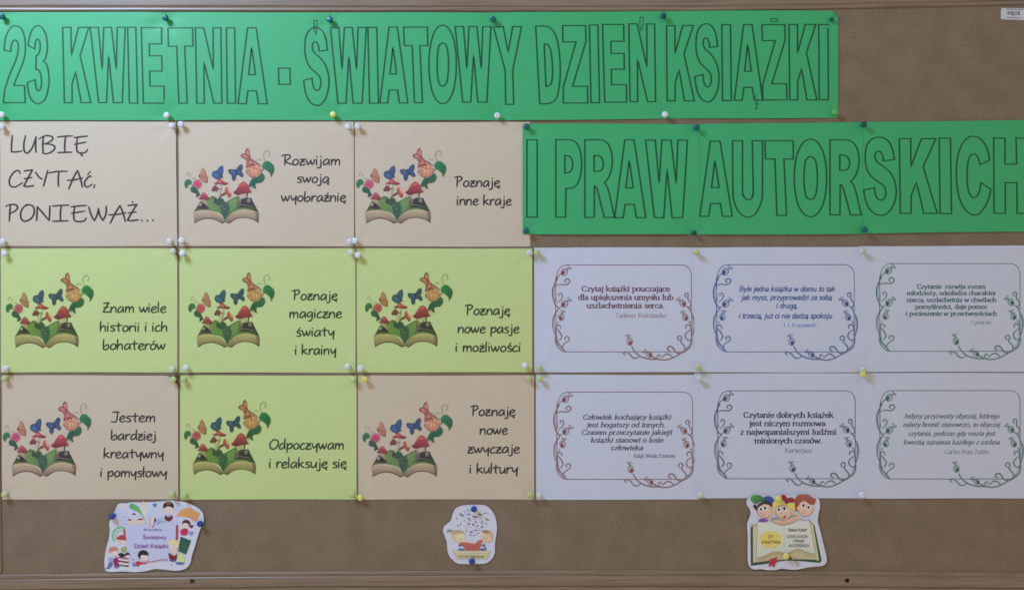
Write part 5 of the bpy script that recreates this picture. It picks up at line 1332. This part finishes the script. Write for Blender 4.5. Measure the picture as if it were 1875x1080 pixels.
corners('the cream Rozwijam swoją wyobraźnię sheet', ('white', 331, 228), ('white', 637, 233), ('white', 332.5, 441.5), ('white', 639.5, 442))
corners('the cream Poznaję inne kraje sheet', ('white', 655.5, 231), None, ('white', 651.5, 441.5))
corners('the lime Znam wiele historii sheet', ('white', 9, 464), ('pale', 316, 461), ('white', 10, 674), ('pale', 316.5, 676))
corners('the lime Poznaję magiczne światy sheet', ('white', 335, 465), ('pale', 643, 463), ('white', 340, 673), ('white', 638, 669.5))
corners('the lime nowe pasje sheet', ('white', 657, 467), ('white', 969, 462), ('white', 660, 674.5), ('white', 963, 669))
corners('the cream Jestem bardziej kreatywny sheet', ('lime', 9, 692), ('lime', 318, 695), ('lime', 9, 905), ('lime', 315.5, 904))
corners('the lime Odpoczywam i relaksuję się sheet', ('lime', 337, 694), ('lime', 648, 695), ('lime', 338, 907), ('lime', 644, 905))
corners('the cream nowe zwyczaje i kultury sheet', ('yellow', 668, 694), ('lime', 970, 691), ('yellow', 661, 911), ('lime', 970, 905))
corners('the white Czytaj książki sheet', ('lime', 984, 461.5), None, ('lime', 989, 672))
pin('lime', 1276, 460.5, 'on top seam of maroon and blue framed sheets', 1.4)
pin('lime', 1280, 671, 'on bottom seam of maroon and blue framed sheets', 1.4)
pin('pale', 1579, 458.5, 'on top seam between blue and green framed sheets', 1.8)
pin('pale', 1581, 674.5, 'on bottom seam between blue and green framed sheets', 1.8)
corners('the white Człowiek kochający sheet', ('lime', 988, 694), None, ('pale', 989, 906))
pin('pale', 1281, 692.5, 'on top seam between reddish and grey framed sheets', 1.4)
pin('pale', 1284, 905, 'on bottom seam between reddish and grey framed sheets', 1.4)
pin('yellow', 1580, 685.5, 'on top seam between grey and green framed sheets', 1.8)
pin('white', 1579, 905, 'on bottom seam between grey and green framed sheets', 1.8)
pin('blue', 207.5, 943.5, 'at the upper left of the largest cutout', 1.4, (8, -16))
pin('blue', 366.5, 957.5, 'on the right edge of the largest cutout', 1.6)
pin('blue', 868, 930, 'at the top of the small rounded cutout', 1.2, (6, 2))
pin('blue', 864.7, 1025.5, 'at the bottom of the small rounded cutout', 1.2)
pin('yellow', 1426, 912.5, 'at the top of the three children cutout', 2.4)
pin('yellow', 1440, 1017.5, 'at the bottom of the three children cutout', 2.4)

# ================================================================ origins at the things themselves
from mathutils import Matrix
def tree(o):
    out = [o]
    for c in o.children: out += tree(c)
    return out
for o in [o for o in scene.objects if o.parent is None]:
    if o.name.startswith('push_pin') or o.type in ('CAMERA', 'LIGHT') or o.name.startswith('wall'):
        continue
    ms = [q for q in tree(o) if q.type == 'MESH']
    if not ms: continue
    vs = [v.co for v in ms[0].data.vertices]
    c = Vector(((min(v.x for v in vs) + max(v.x for v in vs)) / 2, 0, min(v.z for v in vs)))
    for q in ms:
        q.data.transform(Matrix.Translation(-c))
    o.location = c
